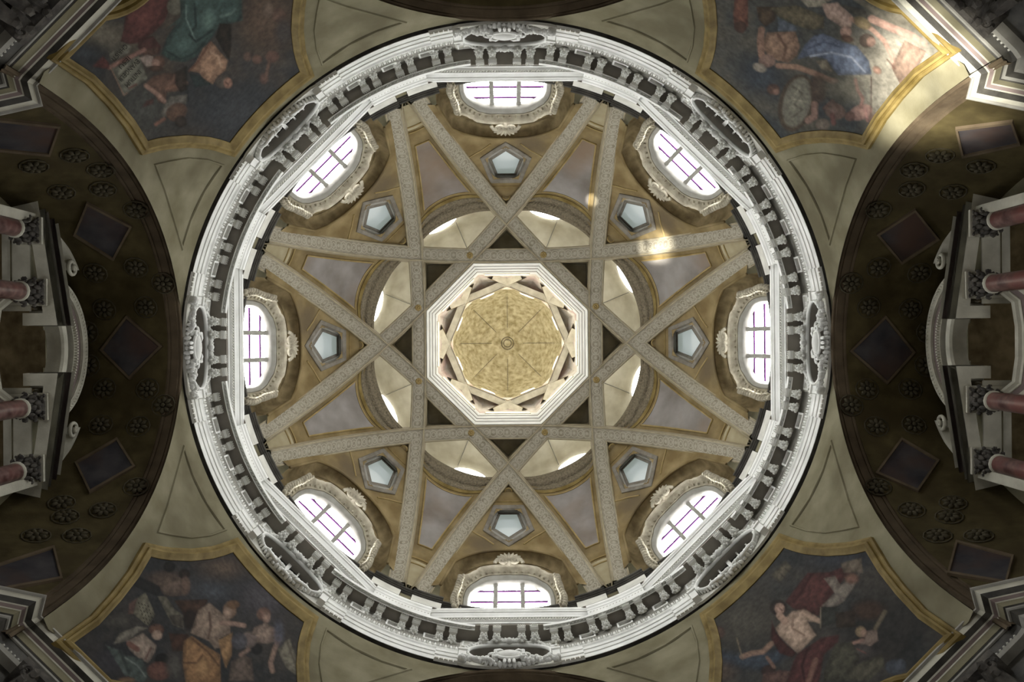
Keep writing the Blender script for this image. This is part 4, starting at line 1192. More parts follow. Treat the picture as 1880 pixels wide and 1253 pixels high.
SH['upper_right'] = ((50, 55, 56), (74, 70, 58)), [T(1290, 0, 4.0)(q) for q in [
    ('e', (1450, 500, 330, 330), (132, 124, 104), 60), ('e', (450, 560, 160, 140), (46, 54, 62), 40), ('e', (1500, 100, 200, 120), (96, 88, 70), 40),
    ('p', [(240, -40), (340, -40), (340, 180), (300, 235), (240, 200), (230, 100)], (104, 58, 36)), ('e', (285, 190, 46, 44), (66, 44, 32)),
    ('p', [(400, 40), (560, 40), (540, 140), (470, 190), (420, 140)], (72, 54, 30)), ('p', [(500, 50), (700, 30), (900, 110), (900, 200), (800, 212), (700, 180), (560, 110)], (88, 78, 50)), ('p', [(560, 120), (700, 190), (700, 225), (560, 220)], (82, 92, 104)),
    ('p', [(480, 230), (690, 222), (722, 330), (700, 400), (640, 452), (560, 440), (480, 390), (440, 330)], (128, 94, 66)), ('l', ([(560, 250), (620, 340), (600, 430)], 18), (90, 60, 42)), ('l', ([(440, 210), (430, 300), (440, 400)], 50), (126, 90, 66)), ('e', (480, 440, 62, 48), (126, 94, 76)), ('e', (425, 490, 52, 32, 20), (134, 122, 104)),
    ('l', ([(560, 475), (700, 485), (840, 535), (960, 590)], 40), (132, 96, 70)), ('e', (960, 585, 44, 22, 10), (132, 94, 70)),
    ('p', [(700, 430), (760, 320), (830, 250), (900, 240), (1040, 300), (1140, 330), (1230, 440), (1250, 540), (1000, 545), (950, 470), (900, 420), (800, 400)], (84, 96, 118)), ('l', ([(800, 405), (950, 378), (1100, 412), (1200, 520)], 16), (124, 132, 146)), ('l', ([(780, 350), (900, 300), (1030, 340)], 14), (60, 70, 90)), ('p', [(840, 440), (920, 430), (960, 520), (880, 500)], (112, 100, 76)),
    ('e', (1290, 508, 36, 26, 40), (136, 96, 72)),
    ('p', [(700, -40), (1000, -40), (880, 40), (780, 45)], (140, 130, 106)), ('p', [(880, 20), (1000, 10), (1110, 110), (1100, 190), (1040, 200), (1000, 170), (920, 120)], (160, 128, 108)), ('e', (1060, 225, 42, 40), (150, 112, 92)), ('e', (1070, 275, 48, 26, 20), (80, 54, 36)),
    ('p', [(1000, 20), (1200, 60), (1230, 130), (1120, 100)], (70, 66, 54)), ('l', ([(1100, 130), (1250, 205), (1340, 290), (1400, 400), (1415, 485)], 34), (148, 108, 86)), ('e', (1215, 290, 58, 52), (70, 54, 42)), ('e', (1245, 300, 34, 36), (136, 100, 80)),
    ('l', ([(1250, 130), (1380, 190), (1530, 250), (1630, 315)], 56), (146, 106, 86)), ('l', ([(1130, -20), (1290, 80)], 40), (92, 86, 68)), ('e', (1180, 160, 70, 40, 30), (104, 88, 48)),
    ('p', [(1490, 285), (1655, 370), (1560, 545), (1480, 652), (1395, 490)], (122, 92, 70), 1.5), ('p', [(1590, 480), (1725, 455), (1580, 515)], (120, 84, 66), 1.5), ('l', ([(1365, 430), (1420, 495)], 10), (84, 54, 40)),
    ('e', (695, 750, 128, 215, 14), (76, 60, 40)), ('e', (700, 745, 102, 188, 14), (110, 106, 88)), ('l', ([(660, 620), (740, 680), (680, 760), (740, 800), (660, 860)], 12), (82, 78, 62)), ('l', ([(720, 640), (660, 720), (760, 740)], 9), (130, 124, 102)),
    ('e', (525, 650, 48, 40), (80, 54, 40)), ('e', (548, 668, 24, 24), (126, 90, 70)), ('e', (860, 640, 62, 110), (74, 54, 40), 8),
    ('l', ([(830, 760), (830, 850), (780, 880)], 50), (118, 86, 70)), ('e', (980, 810, 80, 60, 20), (100, 76, 62)), ('l', ([(1000, 780), (960, 730), (900, 790)], 22), (84, 58, 48)), ('e', (890, 910, 54, 44), (106, 92, 76)), ('l', ([(960, 840), (970, 900)], 36), (96, 56, 48)),
    ('e', (1170, 820, 90, 56, -20), (130, 94, 80)), ('e', (1090, 850, 40, 36), (96, 66, 54)), ('l', ([(1200, 790), (1220, 880)], 24), (124, 84, 74)), ('l', ([(1130, 580), (1145, 650), (1185, 720), (1170, 780)], 26), (110, 76, 64)), ('l', ([(1248, 560), (1243, 955)], 7), (66, 38, 32)), ('e', (1290, 880, 60, 50), (108, 76, 60), 10),
    ('e', (1000, 640, 120, 80), (86, 82, 66), 30)]]
SH['lower_left'] = ((36, 37, 38), (52, 47, 42)), [T(110, 980, 4.0)(q) for q in [
    ('e', (1100, 420, 220, 110), (50, 54, 60), 40), ('e', (1200, 260, 160, 80), (74, 58, 44), 30), ('e', (1500, 480, 200, 160), (58, 54, 58), 40), ('e', (420, 650, 120, 60), (62, 58, 50), 20), ('e', (350, 950, 150, 120), (46, 44, 48), 30),
    ('e', (760, 340, 130, 60), (72, 56, 44), 10), ('p', [(690, 380), (780, 320), (880, 330), (950, 380), (910, 460), (830, 470), (760, 460)], (86, 68, 54)), ('e', (795, 250, 44, 40), (20, 17, 15)), ('e', (905, 305, 42, 38), (34, 24, 18)), ('e', (915, 390, 36, 70), (88, 66, 52)), ('l', ([(560, 360), (690, 420)], 80), (26, 25, 24)),
    ('p', [(620, 440), (690, 600), (640, 690), (520, 590), (560, 480)], (104, 98, 76), 1.5), ('p', [(500, 520), (560, 480), (530, 600), (490, 600)], (96, 66, 54)), ('p', [(710, 470), (770, 465), (830, 560), (900, 610), (900, 710), (820, 680), (770, 590)], (90, 84, 66), 1.5), ('p', [(790, 610), (880, 600), (895, 700), (830, 680)], (62, 54, 44)),
    ('p', [(830, 500), (1080, 490), (1060, 580), (1000, 620), (930, 710), (900, 600)], (60, 36, 18)), ('e', (950, 640, 60, 80), (30, 20, 14), 8),
    ('p', [(1010, 570), (1090, 515), (1160, 575), (1240, 640), (1245, 740), (1160, 780), (1195, 840), (1130, 855), (1090, 800), (950, 740)], (120, 98, 78)), ('l', ([(1090, 590), (1100, 700), (1080, 780)], 16), (74, 52, 40)), ('e', (1240, 570, 50, 62), (110, 82, 58)), ('e', (1225, 590, 34, 44), (134, 106, 84)), ('e', (1265, 530, 48, 32), (92, 62, 30)), ('l', ([(1180, 665), (1270, 670), (1345, 685)], 34), (130, 98, 80)),
    ('p', [(790, 740), (940, 750), (930, 800), (900, 870), (820, 880)], (62, 34, 16)), ('p', [(900, 800), (960, 760), (1060, 830), (1170, 900), (1175, 1120), (920, 1120), (890, 960)], (126, 86, 32)), ('p', [(1155, 795), (1260, 735), (1255, 900), (1210, 1000), (1180, 900)], (138, 98, 40)), ('l', ([(960, 780), (1080, 880), (1160, 980)], 14), (74, 46, 16)), ('l', ([(900, 960), (1000, 960), (1040, 900)], 14), (70, 44, 16)), ('e', (1040, 1000, 50, 60), (146, 104, 44), 8),
    ('p', [(385, 820), (430, 740), (560, 690), (640, 700), (560, 740), (480, 800)], (112, 104, 88)), ('p', [(480, 800), (600, 740), (700, 830), (690, 880), (640, 960), (570, 930), (500, 860)], (132, 112, 94)), ('l', ([(660, 850), (620, 930)], 12), (84, 44, 36)), ('e', (700, 715, 56, 42), (88, 56, 38)), ('e', (705, 755, 38, 36), (150, 122, 100)), ('l', ([(500, 820), (560, 860)], 40), (100, 58, 44)),
    ('p', [(330, 830), (420, 860), (480, 1000), (520, 1050), (470, 1060)], (74, 86, 80)), ('p', [(430, 890), (600, 930), (645, 1060), (600, 1120), (500, 1060)], (62, 74, 68)), ('l', ([(470, 920), (560, 980), (620, 1060)], 12), (92, 102, 94)), ('l', ([(440, 870), (500, 1040)], 14), (40, 50, 46)),
    ('e', (740, 935, 52, 46), (18, 15, 13)), ('e', (720, 1020, 90, 70), (92, 54, 40)), ('e', (830, 980, 60, 100), (66, 62, 56), 10), ('e', (480, 1085, 60, 20), (98, 70, 40)),
    ('e', (1490, 600, 52, 50), (94, 64, 48)), ('e', (1510, 625, 30, 40), (122, 92, 74)), ('p', [(1390, 760), (1420, 700), (1500, 660), (1560, 700), (1580, 800), (1520, 820), (1430, 810)], (116, 94, 78)), ('l', ([(1560, 720), (1600, 790), (1570, 860), (1540, 960), (1555, 1020)], 38), (118, 90, 72)), ('p', [(1590, 860), (1680, 780), (1740, 940), (1752, 1065), (1660, 1000)], (108, 100, 80)), ('l', ([(1660, 800), (1720, 960), (1750, 1060)], 10), (70, 62, 48)), ('e', (1600, 740, 40, 90), (66, 66, 78), 8),
    ('e', (1440, 858, 40, 42), (20, 18, 18)), ('e', (1380, 790, 60, 60), (96, 80, 72)), ('e', (1310, 800, 60, 60), (66, 64, 70)), ('p', [(1250, 950), (1350, 900), (1400, 930), (1420, 1092), (1230, 1092)], (86, 70, 58)), ('l', ([(1320, 900), (1380, 860)], 30), (110, 84, 68))]]
SH['lower_right'] = ((43, 45, 44), (58, 54, 48)), [T(1280, 980, 3.917)(q) for q in [
    ('e', (350, 650, 260, 200), (62, 58, 48), 60), ('p', [(90, 830), (300, 880), (600, 830), (660, 900), (500, 1000), (100, 950)], (46, 56, 68), 14), ('e', (1000, 200, 220, 60), (44, 48, 56), 30), ('e', (1350, 700, 240, 200), (40, 38, 36), 60), ('e', (150, 1000, 120, 80), (76, 60, 48), 20),
    ('p', [(540, 310), (640, 200), (690, 250), (600, 360)], (84, 76, 58)), ('l', ([(580, 330), (600, 355)], 10), (48, 42, 34)), ('l', ([(610, 300), (640, 330)], 8), (48, 42, 34)), ('l', ([(640, 260), (680, 290)], 8), (48, 42, 34)),
    ('p', [(700, 420), (800, 290), (960, 285), (1060, 245), (1120, 260), (1000, 420), (920, 520), (880, 600), (700, 550), (640, 500)], (76, 34, 30)), ('l', ([(830, 300), (760, 430), (700, 500)], 18), (52, 22, 20)),
    ('p', [(1040, 220), (1190, 180), (1200, 290), (1060, 290)], (100, 86, 68)), ('p', [(920, 330), (1000, 310), (1040, 380), (1180, 290), (1130, 400), (1060, 500), (990, 540), (900, 530), (1000, 440)], (118, 106, 92)), ('e', (1120, 330, 50, 40), (112, 74, 56), 6),
    ('p', [(690, 570), (780, 550), (890, 620), (885, 650), (800, 640), (865, 740), (730, 872), (600, 750), (570, 690), (620, 640)], (160, 130, 104)), ('l', ([(700, 600), (690, 690), (780, 740)], 14), (116, 88, 68)), ('l', ([(770, 580), (840, 615), (890, 640)], 34), (158, 126, 100)), ('e', (590, 540, 62, 56), (44, 34, 28)), ('e', (600, 548, 36, 40), (158, 120, 98)), ('l', ([(600, 600), (640, 640)], 50), (150, 116, 92)), ('l', ([(600, 545), (616, 560)], 8), (70, 40, 34)),
    ('p', [(545, 640), (575, 720), (640, 800), (722, 870), (690, 900), (600, 870), (535, 760)], (70, 28, 24)), ('p', [(730, 872), (900, 760), (1030, 735), (1020, 790), (920, 880), (880, 1100), (640, 1100), (700, 930)], (78, 34, 32)), ('l', ([(800, 850), (760, 960), (780, 1060)], 16), (46, 20, 20)), ('l', ([(860, 920), (810, 1069)], 40), (112, 74, 58)),
    ('p', [(890, 540), (1020, 530), (1020, 650), (890, 685)], (46, 48, 42)), ('l', ([(897, 540), (893, 690)], 8), (110, 98, 76)), ('p', [(1000, 580), (1140, 560), (1150, 680), (1010, 690)], (52, 40, 28)), ('e', (1240, 560, 120, 70), (64, 44, 30), 12),
    ('l', ([(540, 800), (480, 860), (400, 870), (330, 895)], 38), (124, 92, 70)), ('l', ([(290, 760), (330, 900)], 10), (98, 84, 62)), ('e', (155, 720, 52, 46), (76, 54, 42)), ('e', (520, 1000, 52, 46), (54, 34, 28)), ('p', [(480, 1020), (600, 990), (680, 1000), (640, 1100), (470, 1100)], (92, 62, 52)), ('l', ([(510, 900), (560, 970)], 26), (112, 80, 62)),
    ('e', (1185, 715, 38, 40), (134, 110, 72)), ('e', (1205, 725, 26, 30), (144, 108, 88)), ('p', [(1230, 710), (1300, 700), (1310, 780), (1250, 820), (1160, 800), (1210, 770)], (132, 108, 92)), ('l', ([(1290, 690), (1360, 570)], 30), (94, 82, 60)), ('l', ([(1120, 800), (1200, 775)], 24), (134, 96, 80)), ('e', (1190, 860, 82, 56), (66, 60, 56)), ('l', ([(1160, 840), (1220, 870)], 10), (104, 60, 52)),
    ('p', [(920, 1000), (1000, 800), (1120, 790), (1180, 900), (1080, 1069), (920, 1069)], (64, 62, 46)), ('p', [(1080, 1069), (1130, 960), (1340, 880), (1360, 960), (1240, 1069)], (76, 72, 54)), ('e', (1435, 970, 76, 56), (58, 64, 74)), ('e', (1470, 950, 40, 40), (70, 76, 86))]]
LAB = {'upper_left': 'dark fresco of a teal-robed figure and angels with an inscribed scroll, upper left corner', 'upper_right': 'fresco of a bare-chested man in blue drapery beside an oval shield, upper right corner',
       'lower_left': 'dark fresco of a figure in a golden robe with an open book, lower left corner', 'lower_right': 'dark fresco of a bare-chested man with red cloak, lower right corner'}
SG = {'lower_right': (1, 1), 'lower_left': (-1, 1), 'upper_left': (-1, -1), 'upper_right': (1, -1)}
for nm, a in CORNERS:
    sx, sy = SG[nm]; bv = wall_bvh[nm]
    flip = lambda P: [(abs(x) * sx, abs(y) * sy) for x, y in P]
    poly = flip(OUT); sgn = SGN if sx * sy > 0 else -SGN
    ro = empty('pendentive_fresco', category='fresco', group='corner frescoes', label=LAB[nm])
    m = MB(); ribbon_axis(m, bv, poly, [(sgn * o_, h) for o_, h in ((-1.5, .0), (-1.5, .05), (2, .07), (8, .12), (12, .10), (13, .06), (17, .08), (21, .06), (22, -.02))])
    m.build('gilt_frame', M_gold, ro)
    # canvas
    ST = 2.3; xs0 = min(p[0] for p in poly) - 2; ys0 = min(p[1] for p in poly) - 2
    nx = int((max(p[0] for p in poly) - xs0) / ST) + 2; ny = int((max(p[1] for p in poly) - ys0) / ST) + 2
    GX, GY = np.meshgrid(xs0 + np.arange(nx) * ST, ys0 + np.arange(ny) * ST)
    ok = inside(poly, GX, GY) | (edge_dist(poly, GX, GY) < 3.2)
    idx = -np.ones(GX.shape, int); V = []; PX = []; PY = []
    for j, i in zip(*np.nonzero(ok)):
        p, n = cast_axis(bv, GX[j, i], GY[j, i])
        if p is None: continue
        idx[j, i] = len(V); V.append(p + n * .03); u, v = project(p); PX.append(u); PY.append(v)
    m = MB(); m.v = [tuple(p) for p in V]
    q4 = np.stack([idx[:-1, :-1], idx[:-1, 1:], idx[1:, 1:], idx[1:, :-1]], -1).reshape(-1, 4)
    m.f = [tuple(int(t) for t in q) for q in q4[(q4 >= 0).all(1)]]
    bg, shapes = SH[nm]
    cols = paint(np.array(PX), np.array(PY), bg, shapes, 3 + a)
    m.c = np.hstack([cols, np.ones((len(cols), 1))]).tolist()
    field = m.build('painted_field', M_paint, ro, smooth=True)
    # raised triangular panels on the pendentive
    for sw in (0, 1):
        tri = flip([(y, x) for x, y in TRI0] if sw else TRI0)
        m = MB(); ribbon_axis(m, bv, tri, [(-2.2, 0), (-1.2, .03), (1.2, .03), (2.2, 0)]); m.build('triangle_moulding', M_cream, wall_obj[nm])
    if nm == 'upper_left':
        for txt, (cx, cyy), L in (('INITIUM', (240.4, 141.7), 38), ('EVANGELII', (233.5, 126.0), 50), ('IESU', (225, 112), 26), ('CHRISTI', (216, 93.5), 37)):
            fc = bpy.data.curves.new('inscription', 'FONT'); fc.body = txt; fc.size = 1.0; fc.align_x = 'CENTER'; fc.align_y = 'CENTER'; fc.resolution_u = 2
            to = bpy.data.objects.new('inscription', fc); C.objects.link(to)
            dg = bpy.context.evaluated_depsgraph_get(); me = to.evaluated_get(dg).to_mesh()
            vs = [v.co.copy() for v in me.vertices]; fs = [tuple(p.vertices) for p in me.polygons]
            to.evaluated_get(dg).to_mesh_clear(); bpy.data.objects.remove(to)
            w = max(v.x for v in vs) - min(v.x for v in vs); hgt = max(v.y for v in vs) - min(v.y for v in vs)
            m = MB(); out = []
            for v in vs:
                u_, v_ = v.x * L / w, v.y * 9.0 / hgt
                p, n = hit(bv, cx - .68 * u_ + .73 * v_, cyy + .73 * u_ + .68 * v_)
                out.append(p + n * .045)
            m.add(out, fs); m.build('inscription', M_ink, field, label='dark painted lettering')
    if nm == 'lower_left':                              # unreadable lines of writing in the book
        m = MB()
        for r_ in range(6):
            for w_ in range(4):
                c = Vector((110 + (545 + 9 * r_ + 24 * w_) / 4.0 + 5, 980 + (520 + 28 * r_ + 8 * w_) / 4.0)); d_ = Vector((.45, .9)).normalized(); e_ = Vector((.9, -.45))
                q = [c + d_ * x + e_ * y for x, y in ((-1.8, -.5), (1.8, -.5), (1.8, .5), (-1.8, .5))]
                pts = []
                for z in q:
                    p, n = hit(bv, z.x, z.y); pts.append(p + n * .04)
                m.add(pts, [(0, 1, 2, 3)])
        m.build('written_lines', M_ink, field, kind='stuff')

# ================================================================== CHAPEL VAULT DECORATION
QUADS = {'left': [([(187, 643), (233, 582), (296, 636), (238, 695)], 'middle diamond'), ([(137, 430), (160, 373), (240, 415), (208, 475)], 'upper diamond'), ([(140, 852), (215, 808), (246, 858), (165, 905)], 'lower diamond'),
                  ([(-12, 217), (108, 230), (90, 282), (-12, 272)], 'top rectangle'), ([(-12, 1044), (98, 1008), (112, 1065), (-12, 1088)], 'bottom rectangle')],
         'right': [([(1562, 645), (1625, 582), (1677, 648), (1628, 704)], 'middle diamond'), ([(1612, 430), (1680, 385), (1722, 438), (1655, 482)], 'upper diamond'), ([(1610, 870), (1655, 808), (1722, 848), (1685, 903)], 'lower diamond'),
                   ([(1757, 235), (1858, 222), (1872, 262), (1768, 285)], 'top rectangle'), ([(1757, 998), (1860, 1025), (1848, 1073), (1742, 1055)], 'bottom rectangle')]}
ROS_L = [(175, 501), (250, 491), (192, 568), (268, 564), (271, 715), (192, 715), (185, 781), (254, 784), (137, 285), (189, 347), (113, 352), (250, 385), (62, 305), (185, 312), (141, 985), (189, 938), (113, 925), (250, 895), (66, 985), (120, 950), (300, 520), (300, 745), (160, 610), (163, 672)]
for nm in ('left', 'right'):
    bv = vault_bvh[nm]
    for quad, lab in QUADS[nm]:
        m = MB(); good = True; rows = []
        for j in range(9):
            row = []
            for i in range(9):
                u, v = i / 8.0, j / 8.0
                x = (1 - u) * (1 - v) * quad[0][0] + u * (1 - v) * quad[1][0] + u * v * quad[2][0] + (1 - u) * v * quad[3][0]
                y = (1 - u) * (1 - v) * quad[0][1] + u * (1 - v) * quad[1][1] + u * v * quad[2][1] + (1 - u) * v * quad[3][1]
                p, n = hit(bv, x, y)
                if p is None: good = False; break
                row.append(p + n * .02)
            if not good: break
            rows.append(row)
        if not good: print('missed quad', nm, lab); continue
        ro = empty('vault_painting', category='painting', group='small vault paintings', label='small dark framed painting on the %s chapel vault, %s' % (nm, lab))
        m.grid(rows); m.build('canvas', M_lunpaint, ro, smooth=True)
        m = MB(); poly = []
        for i in range(4):
            p, q = quad[i], quad[(i + 1) % 4]; poly += [(p[0] + (q[0] - p[0]) * k / 6.0, p[1] + (q[1] - p[1]) * k / 6.0) for k in range(6)]
        ribbon(m, bv, poly, [(-2.5, 0), (-2, .05), (2, .05), (2.5, 0)]); m.build('frame', M_archband, ro)
    for x, y in ROS_L:
        if nm == 'right': x = 1863 - x; 
        p, n = hit(bv, x, y)
        if p is None: continue
        u = n.orthogonal().normalized(); w = n.cross(u)
        m = MB()
        for q in range(8):
            d = u * math.cos(q * .785) + w * math.sin(q * .785); e = n.cross(d)
            m.blob(p + d * .13 + n * .02, d * .09, e * .055, n * .05, 5, 3)
        m.blob(p + n * .03, u * .06, w * .06, n * .06, 6, 3)
        m.tube([p + (u * math.cos(q * .524) + w * math.sin(q * .524)) * .25 + n * .01 for q in range(12)], .018, 4, closed=True)
        m.build('rosette', M_rosette, vault_obj[nm], smooth=True)

# ================================================================== CHAPEL SCREENS: AEDICULE AND RED MARBLE COLUMNS
def aedicule():
    ro = empty('columned_screen', category='aedicule', group='columned chapel screens', loc=(0, 0, 0))
    X0 = 9.36
    # segmental pediment: circle through (0,19.4) and (+-1.45,18.28)
    hc, rs_ = 1.45, 1.12; RR = (hc * hc + rs_ * rs_) / (2 * rs_); zc = 19.4 - RR; am = math.asin(hc / RR)
    def pa(f, r, x): a = f * am; return Vector((x, (RR + r) * math.sin(a), zc + (RR + r) * math.cos(a)))
    def arc(name, prof, mat, n=40, sp=1.0):
        m = MB(); m.grid([[pa(sp * (-1 + 2 * i / n), r, x) for r, x in prof] for i in range(n + 1)], close_u=True)
        m.build(name, mat, ro)
    arc('pediment_cornice', [(0, X0 + .35), (0, X0 - .04), (-.06, X0 - .05), (-.11, X0 + .0), (-.14, X0 + .0), (-.14, X0 + .35)], M_aed)
    arc('pediment_fascia', [(-.14, X0 + .35), (-.14, X0 + .06), (-.32, X0 + .09), (-.32, X0 + .35)], M_aeddark)
    arc('pediment_bed', [(-.32, X0 + .35), (-.32, X0 + .05), (-.40, X0 + .08), (-.40, X0 + .35)], M_aed)
    m = MB()
    for k in range(44):
        f = -.96 + 1.92 * k / 43.0; c = pa(f, -.06, X0 - .03); t = (pa(f + .01, 0, X0) - pa(f - .01, 0, X0)).normalized(); r = Vector((1, 0, 0)).cross(t)
        m.blob(c, (t + r * .7).normalized() * .045, r * .022, Vector((.035, 0, 0)), 5, 3)
    m.build('pediment_rope', M_aed, ro, kind='stuff')
    m = MB()
    for k in range(48):
        f = -.98 + 1.96 * k / 47.0; c = pa(f, -.35, X0 + .04); t = (pa(f + .01, 0, X0) - pa(f - .01, 0, X0)).normalized(); r = Vector((1, 0, 0)).cross(t)
        m.box(c, t * .018, r * .03, (.03, 0, 0))
    m.build('dentil_row', M_aed, ro, kind='stuff')
    # arch of the middle bay
    def aa(q, r, x): return Vector((x, r * math.cos(q), 17.95 + (r - .88) + (.62) * math.sin(q) if False else 17.9 + r * .8 * math.sin(q)))
    m = MB(); m.grid([[aa(math.pi * i / 24, r, x) for r, x in ((1.12, X0 + .1), (.92, X0 + .1), (.88, X0 + .15), (.88, X0 + .46))] for i in range(25)]); m.build('arch_intrados', M_aed, ro, smooth=False)
    for s in (-1, 1):
        m = MB(); m.box((X0 + .28, s * .98, 17.6), (.18, 0, 0), (0, .1, 0), (0, 0, .4)); m.build('arch_jamb', M_aed, ro)
    for s in (-1, 1):
        # straight entablature over the outer pair of columns, slightly splayed
        A, B = Vector((X0 - .02, s * .78)), Vector((X0 + .27, s * 2.72))
        path = [A + Vector((.35, 0)), A, B, B + Vector((.35, 0))]
        if s > 0: path = path[::-1]
        def ent(name, prof, mat): m = MB(); sweep(m, path, [(d * -1 if False else d, h) for d, h in prof]); m.build(name, mat, ro)
        ent('entablature_cornice', [(-.3, 18.14), (.12, 18.14), (.11, 18.09), (.06, 18.04), (.06, 18.0), (-.3, 18.0)], M_aed)
        ent('entablature_fascia', [(-.3, 18.0), (.0, 18.0), (-.01, 17.80), (-.3, 17.80)], M_aeddark)
        ent('entablature_bed', [(-.3, 17.80), (.03, 17.80), (.0, 17.70), (-.3, 17.70)], M_aed)
        ent('architrave', [(-.3, 17.70), (-.04, 17.70), (-.05, 17.45), (-.3, 17.45)], M_aed)
        m = MB(); d = (B - A).normalized(); nn = Vector((-abs(d.y), d.x * (1 if s > 0 else -1) * 0 - 0)); L = (B - A).length
        for k in range(30):
            q = A + d * (.03 + k * (L - .06) / 29.0)
            m.box((q.x - .035, q.y, 17.755), (.02, 0, 0), (d.x * .018, d.y * .018, 0), (0, 0, .035))
            m.blob((q.x - .10, q.y, 18.07), (.012, .03, 0), (.02, -.01, 0), (0, 0, .035), 5, 3)
        m.build('dentil_row', M_aed, ro, kind='stuff')
        # broken pediment piece with volute
        m = MB(); pts = []
        for k in range(18):
            f = k / 17.0; pts.append(Vector((X0 + .22 - .2 * f, s * (2.66 - .95 * f), 18.12 + .74 * math.sin(f * 1.35))))
        m.grid([[p + Vector((-.08, 0, .0)), p + Vector((-.08, 0, .14)), p + Vector((.22, 0, .14)), p + Vector((.22, 0, 0)), p + Vector((.1, 0, -.1))] for p in pts], close_u=True); m.build('broken_pediment', M_aed, ro)
        m = MB(); pts = []
        for k in range(26):
            an = math.pi / 2 + k * .42; r = .19 * (1 - k / 30.0)
            pts.append(Vector((X0 - .02 - .004 * k, s * (1.71 - r * math.cos(an) * 1.0), 18.68 + r * math.sin(an))))
        m.tube(pts, lambda f: .05 * (1 - .45 * f), 6); m.build('volute', M_aed, ro, smooth=True)
        m = MB(); m.box((X0 + .45, s * 1.72, 17.46), (.28, 0, 0), (0, .95, 0), (0, 0, .02)); m.build('soffit_slab', M_aed, ro)
        m = MB(); m.box((X0 + .3, s * 2.62, 15.0), (.25, 0, 0), (0, .1, 0), (0, 0, 2.5)); m.build('side_pier', M_aed, ro)
    # impost cornice behind the columns
    pth = [(9.7, 1.0), (9.95, .8), (10.02, .3), (10.02, -.3), (9.95, -.8), (9.7, -1.0)]
    for nm_, pf, mt in (('impost_cornice', [(-.3, 17.1), (.05, 17.1), (.03, 17.02), (-.02, 16.98), (-.02, 16.9), (-.3, 16.9)], M_aed), ('impost_fascia', [(-.3, 16.9), (-.04, 16.9), (-.05, 16.6), (-.3, 16.6)], M_aeddark), ('impost_base', [(-.3, 16.6), (-.02, 16.6), (-.02, 16.4), (-.3, 16.4)], M_aed)):
        m = MB(); sweep(m, pth[::-1], pf); m.build(nm_, mt, ro)
    return ro
ae = aedicule()
for k, nm in ((0, 'right'), (1, 'left')):
    o = ae if k == 0 else copy_tree(ae, None, math.pi)
    o['label'] = 'pale carved screen with curved pediment and volutes in the %s chapel' % nm
col = empty('marble_column', category='column', group='red marble columns')
m = MB(); rows = [[(r * math.cos(q * .3927), r * math.sin(q * .3927), h) for q in range(16)] for r, h in ((.205, 10.5), (.2, 13.0), (.185, 15.5), (.172, 16.86))]
m.loft(rows); m.build('shaft', M_marble, col, smooth=True)
m = MB(); m.loft([[(r * math.cos(q * .3927), r * math.sin(q * .3927), h) for q in range(16)] for r, h in ((.16, 16.86), (.2, 16.88), (.2, 16.92), (.16, 16.94))]); m.build('astragal', M_aed, col, smooth=True)
m = MB(); m.loft([[(r * math.cos(q * .3927), r * math.sin(q * .3927), h) for q in range(16)] for r, h in ((.16, 16.92), (.17, 17.15), (.24, 17.36))]); capo = m.build('capital', M_cap, col, smooth=True)
for row, (h, n_, r_) in enumerate(((17.02, 8, .2), (17.16, 8, .23))):
    for q in range(n_):
        a = (q + .5 * row) * 2 * math.pi / n_; d = Vector((math.cos(a), math.sin(a), 0)); e = Vector((-math.sin(a), math.cos(a), 0))
        m = MB(); c = d * r_ + Vector((0, 0, h))
        m.blob(c, e * .06, d * .03 - Z * .02, Z * .1 + d * .03, 6, 4); m.blob(c + d * .06 + Z * .07, e * .05, d * .045, Z * .03, 5, 3)
        m.build('acanthus_leaf', M_cap, capo, smooth=True)
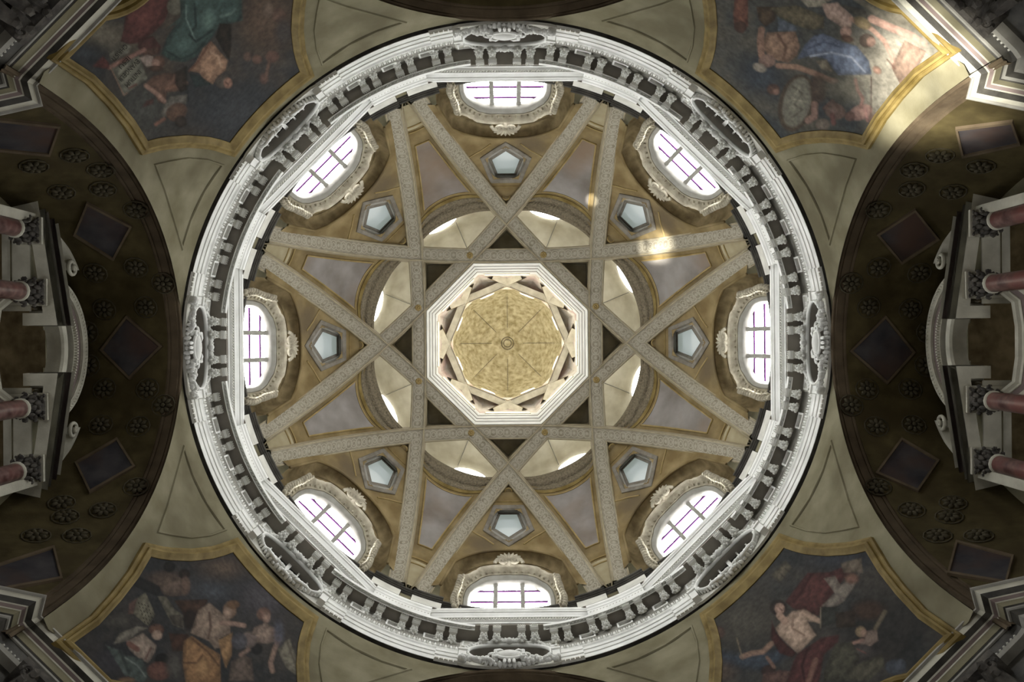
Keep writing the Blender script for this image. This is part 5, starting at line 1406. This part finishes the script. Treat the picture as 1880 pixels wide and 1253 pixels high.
for q in range(4):
    a = math.pi / 4 + q * math.pi / 2; d = Vector((math.cos(a), math.sin(a), 0))
    m = MB(); m.tube([d * (.27 + .07 * (1 - k / 14) * math.cos(k * .6)) + Z * (17.3 + .07 * (1 - k / 14) * math.sin(k * .6)) for k in range(12)], .025, 5); m.build('corner_volute', M_cap, capo, smooth=True)
m = MB(); m.box((0, 0, 17.41), (.27, 0, 0), (0, .27, 0), (0, 0, .035)); m.build('abacus', M_aed, col)
CP = [(9.53, -2.37), (9.44, -1.14), (9.44, 1.14), (9.53, 2.37)]
ORD = ['topmost', 'second from the top', 'third from the top', 'lowest']
first = True
for sgn, nm in ((1, 'right'), (-1, 'left')):
    for i, (x, y) in enumerate(CP):
        o = col if first else copy_tree(col, None)
        first = False
        o.location = (sgn * x, y, 0)
        o['label'] = 'red marble column with leafy capital in the %s chapel screen, %s of four' % (nm, ORD[i])

# ================================================================== SUN GLINTS thrown up by the polished floor
def ripple(o, scale, lo, hi):
    d = o.data; d.use_nodes = True; nt = d.node_tree
    em = nt.nodes['Emission']; tc = N(nt, 'ShaderNodeTexCoord'); no = N(nt, 'ShaderNodeTexNoise')
    no.inputs['Scale'].default_value = scale; no.inputs['Detail'].default_value = 2; no.inputs['Distortion'].default_value = .6
    nt.links.new(tc.outputs['Normal'], no.inputs['Vector'])
    mr = N(nt, 'ShaderNodeMapRange'); mr.inputs['From Min'].default_value = lo; mr.inputs['From Max'].default_value = hi
    nt.links.new(no.outputs['Fac'], mr.inputs['Value']); nt.links.new(mr.outputs[0], em.inputs['Strength'])
ripple(spot('reflected_sun', (-4.0, 5.0, -1.4), (7.15, -4.4, 14.6), 9.0, 100000, (1.0, .97, .88), 1.0, .12), 22, .25, .62)
ripple(spot('reflected_sun', (-2.0, 2.5, -1.4), (4.6, -2.95, 26.7), 2.6, 190000, (1.0, .97, .88), .9, .1), 60, .32, .6)
spot('reflected_sun', (-2.0, 2.5, -1.4), (2.67, -4.47, 27.2), .45, 90000, (1.0, .97, .88), .9, .03)
